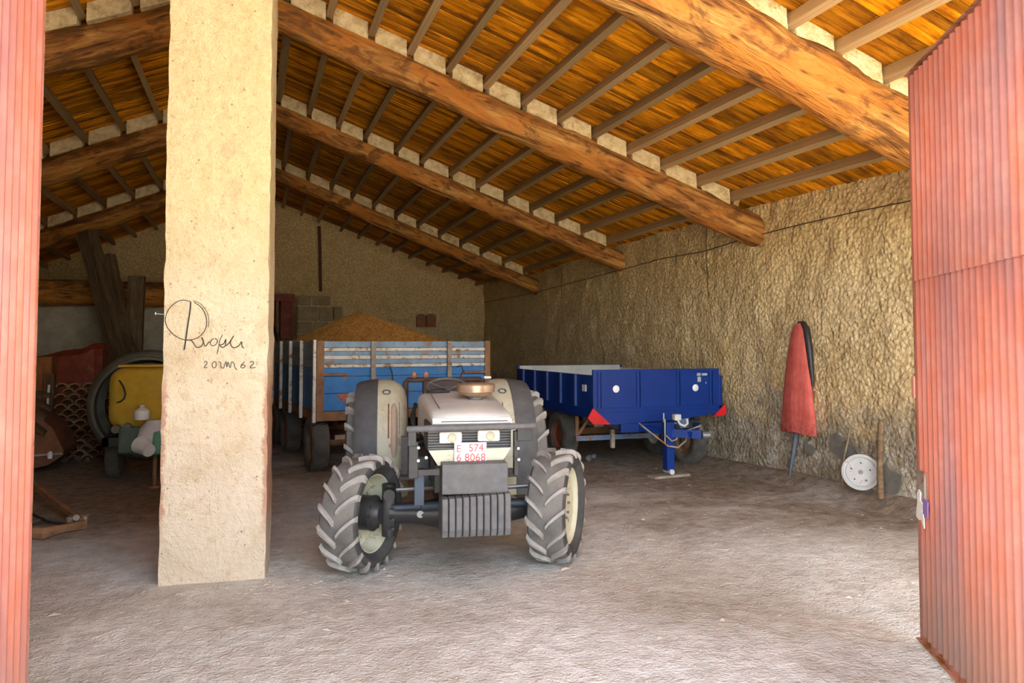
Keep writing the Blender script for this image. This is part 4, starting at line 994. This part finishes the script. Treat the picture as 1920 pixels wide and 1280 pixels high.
MB().loft([rsec(-0.52, -0.30, 0.55, 0.78, 1.40, 0.16), rsec(-0.46, -0.38, 0.63, 0.70, 1.45, 0.18), rsec(-0.20, -0.42, 0.67, 0.66, 1.47, 0.20), rsec(0.25, -0.42, 0.67, 0.66, 1.47, 0.20)]).build('tank', MAT['yellow'], SP, smooth=60)
MB().box((-0.30, -0.40, 1.462), (0.5, 0.0, 1.495), bev=0.01).build('tank_lid_rail', MAT['yellow'], SP)
tkb = MB(); tkb.tube([(-0.30, -0.49, 1.34), (-0.25, -0.525, 1.29), (-0.21, -0.535, 1.22), (-0.19, -0.54, 1.15), (-0.20, -0.54, 1.09), (-0.24, -0.535, 1.05), (-0.31, -0.50, 1.03)], 0.010, 8).build('tank_hose', MAT['black'], SP, smooth=60)
fr = MB(); fr.box((-0.45, -0.45, 0.50), (0.65, -0.38, 0.60)).box((-0.45, -0.45, 0.50), (-0.38, 0.7, 0.60)).box((0.58, -0.45, 0.50), (0.65, 0.7, 0.60))
fr.build('frame', MAT['black'], SP)
MB().box((-0.25, -0.62, 0.42), (0.02, -0.40, 0.74), bev=0.03).build('pump', paint('dark_green_casting', (0.10,0.14,0.11), rough=0.6), SP)
MB().cyl((-0.28, -0.60, 0.72), (-0.28, -0.50, 0.72), 0.05, n=12).cyl((-0.16, -0.60, 0.74), (-0.16, -0.50, 0.74), 0.05, n=12).build('pressure_gauge', MAT['shroud'], SP, smooth=50)
for x in (-0.42, 0.62): road_wheel(SP, (x, 0.35, 0.30), 0.30, 0.18, 0.17, MAT['brownrim'])
MB().cyl((-0.4, 0.35, 0.30), (0.6, 0.35, 0.30), 0.035, n=10).box((-0.05, 0.30, 0.30), (0.0, 0.38, 0.52)).box((0.2, 0.30, 0.30), (0.25, 0.38, 0.52)).build('axle', MAT['rust'], SP)
MB().cyl((0.16, -0.62, 0.03), (0.16, -0.62, 0.52), 0.025, n=10).cyl((0.16, -0.62, 0.0), (0.16, -0.62, 0.03), 0.07, n=16).box((0.12, -0.64, 0.50), (0.2, -0.35, 0.56)).build('parking_stand', MAT['rust'], SP)
jug = MB(); jp = T(*(onY(266, 786, 10.10) )) 
jug.lathe([(0.001, 0), (0.085, 0.0), (0.09, 0.02), (0.088, 0.11), (0.05, 0.135), (0.03, 0.15), (0.03, 0.175), (0.001, 0.178)], 20, jp)
tag(jug.build('plastic_jug', MAT['white'], smooth=40), 'small white plastic jug perched on the front of the orchard sprayer', 'jug')
bagp = onY(281, 822, 10.0)
bg_ = MB(); secs = []
for i in range(9):
    t = i/8; z = 0.22 - 0.36*t; w = 0.05 + 0.09*math.sin(math.pi*min(1, t*0.85 + 0.12)); secs.append([(0.05 - 0.10*t + w*math.cos(a*math.pi/6)*(1+0.2*nz(a, t*3, 1)), 0.6*w*math.sin(a*math.pi/6), z) for a in range(12)])
tag(bg_.loft(secs, M=T(*bagp)).build('plastic_bag', paint('translucent_bag', (0.62,0.60,0.60), (0.48,0.46,0.45), rough=0.4), smooth=60), 'crumpled whitish plastic bag hanging on the orchard sprayer by the pillar', 'bag')
bk = MB().lathe([(0.001, 0), (0.075, 0.0), (0.10, 0.20), (0.107, 0.21), (0.10, 0.212), (0.094, 0.20), (0.07, 0.012), (0.001, 0.012)], 24, T(*onY(270, 838, 9.86)) @ RX(R(-70)) @ RY(R(-35)) @ T(0, 0, -0.12))
tag(bk.build('bucket', MAT['white'], smooth=40), 'small white bucket tipped on its side below the plastic bag', 'bucket')
gc = MB().box((-0.08, -0.06, -0.16), (0.08, 0.06, 0.12), T(*onY(300, 826, 9.98)), bev=0.02)
tag(gc.build('green_canister', paint('green_plastic', (0.10,0.27,0.17), rough=0.4)), 'green plastic canister hung beside the white bag', 'canister')

# stacked clay roof tiles
def tile_mesh():
    mb = MB(); n = 8; L = 0.42; secs = []
    for y, r in ((0, 0.086), (L, 0.070)):
        out = [(r*math.cos(math.pi*k/n), y, r*math.sin(math.pi*k/n)*0.75) for k in range(n+1)]
        inn = [((r-0.02)*math.cos(math.pi*k/n), y, (r-0.02)*math.sin(math.pi*k/n)*0.75 ) for k in reversed(range(n+1))]
        secs.append(out + inn)
    mb.loft(secs); return mb
def tile_material():
    n = N('old_roof_tile'); v = n.coord('Object')
    col = n.ramp(n.noise(v, 9, 5), [(0.3, (0.20,0.115,0.055)), (0.65, (0.42,0.29,0.16))])
    hs = n.t.nodes.new('ShaderNodeHueSaturation'); n.link(col, hs.inputs['Color']); n.link(n.maprange(n.rand(), 0, 1, 0.65, 1.3), hs.inputs['Value'])
    n.bump(n.noise(v, 30, 4), 0.3, 0.01); return n.out(hs.outputs[0], 0.9, 0, 0.1)
t0 = tile_mesh().build('clay_tile', tile_material(), smooth=40); r3 = random.Random(9); first = True
ta = onY(112, 700, 13.0); tb = onY(196, 700, 13.0)
for k in range(15):
    nrow = 5 if k % 2 == 0 else 4
    for j in range(nrow):
        o = t0 if first else t0.copy()
        if not first: COL.objects.link(o)
        first = False
        o.location = (ta.x + 0.02 + (j + (0.5 if k % 2 else 0))*0.184 + r3.uniform(-.004, .004), 13.0 + r3.uniform(-.04, .04), k*0.078)
        o.rotation_euler = (0, R(r3.uniform(-3, 3)), R(r3.uniform(-0.8, 0.8)))
        tag(o, 'old curved clay roof tile in the tall stack left of the sprayer', 'tile', 'stacked clay roof tiles')
timber((ta.x - 0.12, 12.95, 0), (ta.x - 0.12, 13.0, 1.30), 0.13, 0.12, 'short squared post standing against the clay tile stack', 'timber_post')
MAT['redsheet'] = paint('dark_red_sheet', (0.24,0.04,0.015), (0.14,0.024,0.01), 0.15, rough=0.6)
a0 = onY(70, 668, 14.3); a1 = onY(196, 640, 14.3)
rs = MB(); n = 16; secs = []
for i in range(n+1):
    t = i/n; x = a0.x + (a1.x-a0.x)*t; zt = 1.55 + 0.22*t + 0.05*nz(t*4, 1, 1); secs.append([(x, 14.05 + 0.08*nz(t*5, 2, 2), 0.0), (x, 14.15, zt - 0.10), (x, 14.28, zt), (x, 14.7, zt - 0.02), (x, 14.75, 0.0)])
tag(rs.loft(secs).build('red_cover', MAT['redsheet'], smooth=30), 'dark red sheet draped over a low heap behind the tile stack', 'cover')
c0 = onY(63, 668, 13.4); c1 = onY(93, 735, 13.4)
cab = empty('rusty_cabinet', ((c0.x+c1.x)/2, 13.5, 0)); tag(cab, 'narrow rust-orange metal cabinet between the red door and the tile stack', 'cabinet')
wv = abs(c1.x-c0.x)/2
MAT['orangerust'] = paint('orange_rust', (0.33,0.12,0.03), (0.22,0.075,0.02), rough=0.7)
MB().box((-wv, 0, 0.02), (wv, 0.35, 1.55), bev=0.01).build('body', MAT['orangerust'], cab)
for x in (-wv*0.5, wv*0.5): MB().box((x-wv*0.42, -0.02, 0.1), (x+wv*0.42, 0.0, 1.45), bev=0.008).build('door', MAT['orangerust'], cab)
# timber offcuts and a rusty hopper near the doorway
for k, (p, q, w) in enumerate((((58,735),(96,742),0.07), ((58,745),(97,768),0.06), ((56,760),(86,785),0.08), ((56,790),(84,812),0.07))):
    A = onY(*p, 12.1 - 0.15*k); B = onY(*q, 12.0 - 0.15*k); A = A + (A - B)*0.8
    timber(A, B, w, 0.05, ('highest', 'second', 'third', 'lowest')[k] + ' of the pale timber offcuts jutting from behind the red door', 'timber_offcut', 'timber')
hp = [onY(*p, 11.9) for p in ((40,770),(70,775),(104,800),(124,842),(120,852),(96,868),(40,882))]
hop = MB().loft([[(p.x, 11.75, max(0.0, p.z)) for p in hp], [(p.x, 12.6, max(0.0, p.z)) for p in hp]]).build('rusty_hopper', paint('red_brown_rust', (0.24,0.10,0.05), (0.14,0.055,0.03), rough=0.85)); tag(hop, 'red-brown rusty implement body lying below the timber offcuts', 'implement')
pd = [onY(*p, 11.72) for p in ((40,855),(118,850))]
MB().tube([pd[0], pd[1]], 0.02, 8).build('bar', MAT['stake'], None)
tag(bpy.data.objects['bar'], 'pale iron bar lying across the rusty implement', 'bar')
bpy.data.objects['bar'].name = 'iron_bar'
tag(MB().lathe([(0.001,-0.05),(0.03,-0.045),(0.035,0.02),(0.02,0.05),(0.001,0.055)], 12, T(*onY(94, 853, 11.69))).build('cast_knob', MAT['white'], smooth=50), 'small white knob in front of the pale iron bar', 'knob')
tag(MB().tube([Vector((onY(82, 845, 12.75).x, 12.75, 0.0)), onY(92, 721, 12.75)], 0.018, 8).build('metal_rod', paint('bright_rod', (0.8,0.8,0.8), rough=0.3), smooth=50), 'bright straight rod leaning upright before the tile stack', 'rod')
rr = random.Random(21)
def stone(name, c, s, mat, label, cat='stone', group=None, sq=0.6):
    bm = bmesh.new(); bmesh.ops.create_icosphere(bm, subdivisions=2, radius=1.0); sd = rr.uniform(0, 50)
    for v in bm.verts:
        k = 1 + 0.28*nz(v.co.x+sd, v.co.y, v.co.z, 1.1); v.co = Vector((v.co.x*k*s, v.co.y*k*s*0.8, v.co.z*k*s*sq))
    lo = min(v.co.z for v in bm.verts)
    for v in bm.verts: v.co.z -= lo
    o = MB().bm(bm).build(name, mat, smooth=40, loc=c, rot=(0, 0, rr.uniform(0, 3))); return tag(o, label, cat, group)
MAT['stone'] = paint('dark_rubble', (0.20,0.16,0.11), (0.12,0.09,0.06), rough=0.95, scale=10, bump=0.4)
for k in range(5):
    q = onZ(128 + 17.0*k + rr.uniform(-3, 3), 846 - rr.uniform(0, 9)); stone('rubble_stone', (q.x, 12.68 + 0.06*(k%2), 0), rr.uniform(0.055, 0.085), MAT['stone'], 'rough dark stone in the rubble at the foot of the tile stack', 'stone', 'rubble stones by the tile stack', 0.8)
q = onZ(160, 847); stone('pale_stone', q, 0.14, MAT['stake'], 'flat pale stone on the floor beside the rubble', 'stone', None, 0.45)
# harrow frame on the floor
HF = empty('harrow_frame', onZ(100, 985)); tag(HF, 'rusty A-shaped harrow frame lying on the floor beside the red door', 'implement'); o0 = HF.location
def hp_(x, y, z=0.0): v = onZ(x, y, z); return v - o0
MB().tube([hp_(152, 976, 0.06), hp_(57, 905, 0.22)], 0.035, 4).build('long_bar', MAT['rust'], HF)
MB().tube([hp_(158, 984, 0.04), hp_(120, 990, 0.05), hp_(80, 1000, 0.05), hp_(38, 996, 0.06)], [0.05, 0.04, 0.06, 0.055], 7).build('base_log', MAT['rust'], HF)
MB().box((-0.10, -0.06, 0.0), (0.08, 0.06, 0.09), T(*hp_(148, 984)), bev=0.01).cyl(hp_(143, 975, 0.06), hp_(143, 970, 0.12), 0.03, n=8).build('corner_joint', MAT['stake'], HF)
MB().tube([hp_(95, 968, 0.05), hp_(40, 985, 0.05)], 0.014, 6).build('rod', MAT['steel'], HF)
MB().tube([hp_(142, 985, 0.03), hp_(90, 978, 0.05), hp_(50, 958, 0.08)], 0.016, 6).build('chain_bar', MAT['black'], HF)

# far end, above the trailer: red hopper frame and a rough masonry pier
PR = empty('masonry_pier', (1.10, 20.5, 0)); tag(PR, 'rough stone masonry pier at the gable wall behind the trailer', 'pier')
MAT['pierstone'] = paint('pier_stone', (0.40,0.29,0.165), (0.27,0.185,0.10), rough=0.95, scale=5, bump=0.5)
r5 = random.Random(12); z = 0.0
while z < 3.0:
    h = r5.uniform(0.26, 0.42); x = 0.0; w_end = 1.18 if z < 2.45 else 0.86
    if z + h > 3.06: h = 3.06 - z
    while x < w_end - 0.05:
        w = min(r5.uniform(0.30, 0.55), w_end - x)
        if w_end - x - w < 0.18: w = w_end - x
        d = r5.uniform(0, 0.06)
        if h > 0.05: MB().box((x+0.012, d, z+0.012), (x+w-0.012, 0.6, z+h-0.012), bev=0.025).build('stone_block', MAT['pierstone'], PR)
        x += w
    z += h
MB().box((0.0, 0.07, 0.0), (0.85, 0.58, 3.0)).box((0.85, 0.07, 0.0), (1.17, 0.58, 2.42)).build('pier_core', MAT['mortar'], PR)
RF = empty('red_hopper', (0.44, 20.3, 0)); tag(RF, 'dark red steel hopper frame standing beside the masonry pier', 'hopper')
MB().box((-0.3, 0, 2.86), (0.56, 0.5, 3.06), bev=0.01).build('top_beam', MAT['redsheet'], RF)
for x in (-0.28, 0.46): MB().box((x, 0.02, 0.0), (x+0.08, 0.12, 2.86), bev=0.005).build('leg', MAT['redsheet'], RF)
MB().box((0.22, 0.05, 1.9), (0.46, 0.45, 2.86), bev=0.01).build('side_plate', MAT['redsheet'], RF)
MB().tube([(0.0, 0.05, 2.4), (0.30, 0.0, 1.2)], 0.04, 6).build('brace', MAT['black'], RF)
for k in range(4): MB().box((-0.22 + 0.11*k, 0.1, 1.95), (-0.16 + 0.11*k, 0.4, 2.86)).build('bar', MAT['rust'], RF)

# ================================================================== THINGS ALONG THE OCHRE WALL
RC = empty('red_cover', (0, 0, 0)); RC.name = 'hanging_red_cover'
SEC = [(606,1495,1505),(612,1489,1510),(622,1485,1512),(650,1480,1515),(700,1474,1519),(750,1470,1524),(790,1467,1529),(811,1466,1531)]
XC = XR - 0.10; secs = []
base = onX(1500, 812, XC); RC.location = base; tag(RC, 'faded red cloth cover hanging on the ochre wall, drawn over a pole', 'cover')
for y, xl, xr in SEC:
    A = onX(xl, y, XC); B = onX(xr, y, XC); c = (A+B)/2; hw2 = abs(B.y-A.y)/2; ring = []
    for k in range(24):
        a = 2*math.pi*k/24; f = 1 + 0.10*math.cos(5*a + 1.0)*min(1, (y-606)/120)
        th = (0.03 + 0.055*min(1, (y-600)/150))
        ring.append((c.x - base.x + th*math.sin(a)*f, c.y - base.y + hw2*math.cos(a), c.z - base.z + (0.012*math.sin(3*a) if y > 800 else 0)))
    secs.append(ring)
def cloth_material():
    n = N('faded_red_cloth'); v = n.coord('Object'); a = n.noise(v, 5, 6, 0.6)
    col = n.ramp(a, [(0.3, (0.46,0.075,0.055)), (0.65, (0.60,0.135,0.11))]); z = n.sep(v)[2]
    low = n.maprange(n.math('ADD', z, n.math('MULTIPLY', a, 0.3)), 0.42, 0.12)
    col = n.mix(n.math('MULTIPLY', low, n.ramp(n.noise(v, 16, 5), [(0.45, 0.0), (0.6, 0.75)])), col, (0.14,0.05,0.035))
    n.bump(n.noise(n.coord('Object', (6, 6, 1)), 3, 4), 0.4, 0.03); return n.out(col, 0.8, 0, 0.2)
MB().loft(secs).build('cloth', cloth_material(), RC, smooth=60)
bp = [onX(x, y, XC + 0.015) - base for x, y in ((1497,606),(1505,607),(1512,618),(1517,650),(1521,690),(1524,725))]
MB().tube(bp, [0.025,0.04,0.045,0.045,0.035,0.012], 8).build('black_edge', MAT['black'], RC, smooth=60)
pp = [onX(1494, 806, XC) - base, onX(1489, 840, XC) - base, onX(1483, 875, XC - 0.02) - base, onX(1478, 902, XC - 0.05) - base]
MB().tube(pp, [0.035, 0.032, 0.024, 0.014], 10).build('pole', paint('blue_grey_steel', (0.16,0.18,0.22), (0.10,0.11,0.14), rough=0.45, metal=0.4), RC, smooth=60)
dc_ = onX(1614, 885, 6.33); v = Vector((-dc_.x, -dc_.y, 0)).normalized()
D = empty('steel_disc', (dc_.x, dc_.y, dc_.z)); D.rotation_euler = (v + Vector((-0.25, 0.0, 0.22))).to_track_quat('Z', 'Y').to_euler()
tag(D, 'pale grey steel wheel disc leaning against the foot of the ochre wall', 'disc')
MAT['disc'] = paint('pale_disc_paint', (0.50,0.50,0.47), (0.40,0.40,0.38), 0.10, (0.34,0.17,0.12), rough=0.5, scale=5)
MB().lathe([(0.001, -0.01), (0.185, -0.01), (0.195, 0.0), (0.195, 0.016), (0.172, 0.018), (0.155, 0.004), (0.150, 0.014), (0.06, 0.012), (0.02, 0.012), (0.001, 0.012)], 44).build('plate', MAT['disc'], D, smooth=30)
MB().lathe([(0.001, 0.02), (0.018, 0.02), (0.024, 0.012)], 16).build('centre_cap', MAT['stake'], D, smooth=50)
bh = MB()
for k in range(5): a = k*2*math.pi/5 + 0.3; bh.cyl((0.10*math.cos(a), 0.10*math.sin(a), 0.010), (0.10*math.cos(a), 0.10*math.sin(a), 0.0155), 0.009, n=8)
tag(bh.build('bolt_holes', MAT['black'], D), kind='stuff')
s1 = MB().tube([onX(1594, 799, XR-0.07), onX(1590, 825, XR-0.08), onX(1583, 855, XR-0.12), onX(1579, 885, XR-0.16), onX(1580, 910, XR-0.2)], [0.008, 0.013, 0.014, 0.013, 0.012], 7)
tag(s1.build('thin_stick', wood('grey_stick', (0.20,0.15,0.09), (0.40,0.33,0.22)), smooth=60), 'thin curved stick leaning on the ochre wall left of the steel disc', 'stick')
s2 = MB().tube([onX(1652, 788, XR-0.10), onX(1652, 795, XR-0.10), onX(1651, 815, XR-0.11), onX(1650, 870, XR-0.18), onX(1651, 936, XR-0.25)], [0.018, 0.034, 0.036, 0.032, 0.036], 9)
tag(s2.build('wooden_stake', wood('brown_stake', (0.12,0.075,0.04), (0.30,0.20,0.11)), smooth=60), 'thick brown wooden stake propped on the wall in front of the steel disc', 'stake')
q = onZ(1680, 938, 0.05); tag(MB().box((-0.16, -0.02, 0.0), (0.22, 0.04, 0.03), T(q.x, q.y, 0.10) @ RZ(R(-62)), bev=0.008).build('floor_slat', MAT['oldwood']), 'short grey slat on the floor beside the wooden stake', 'slat')
for k, (x, y) in enumerate(((1104, 866), (1113, 862))): stone('grey_cobble', onZ(x, y), 0.055, MAT['grey'], ('larger' if k == 0 else 'smaller') + ' grey cobble on the floor under the blue trailer, behind the tractor tyre', 'stone', None, 0.9)
# litter: chips and straw too small to count
lm = MB(); r6 = random.Random(33)
for k in range(900):
    x = r6.uniform(-1.5, 6.3); y = r6.uniform(3.5, 9.5); s = r6.uniform(0.003, 0.009) if r6.random() < 0.93 else r6.uniform(0.01, 0.02)
    a = r6.uniform(0, 6.3); L = s*r6.uniform(1, 3)
    u = Vector((math.cos(a)*L, math.sin(a)*L, 0)); w = Vector((-math.sin(a)*s, math.cos(a)*s, 0)); c = Vector((x, y, floor_z(x, y) + 0.001)); t = Vector((0, 0, s*0.6))
    lm.add([c-u-w, c+u-w*0.6, c+u*0.8+w, c-u*0.7+w, c+t], [(0,1,4),(1,2,4),(2,3,4),(3,0,4)])
for k in range(60):
    x = r6.gauss(0.0, 0.3); y = min(5.88, 5.75 + r6.gauss(0, 0.12)); s = r6.uniform(0.004, 0.012); a = r6.uniform(0, 6.3)
    u = Vector((math.cos(a)*s*2, math.sin(a)*s*2, 0)); w = Vector((-math.sin(a)*s, math.cos(a)*s, 0)); c = Vector((x, y, 0.001)); t = Vector((0, 0, s*0.7))
    lm.add([c-u-w, c+u-w*0.6, c+u*0.8+w, c-u*0.7+w, c+t], [(0,1,4),(1,2,4),(2,3,4),(3,0,4)])
tag(lm.build('floor_litter', paint('pale_chips', (0.62,0.55,0.44), (0.40,0.34,0.26), rough=0.9)), 'pale chips and crumbs scattered over the floor', 'litter', kind='stuff')
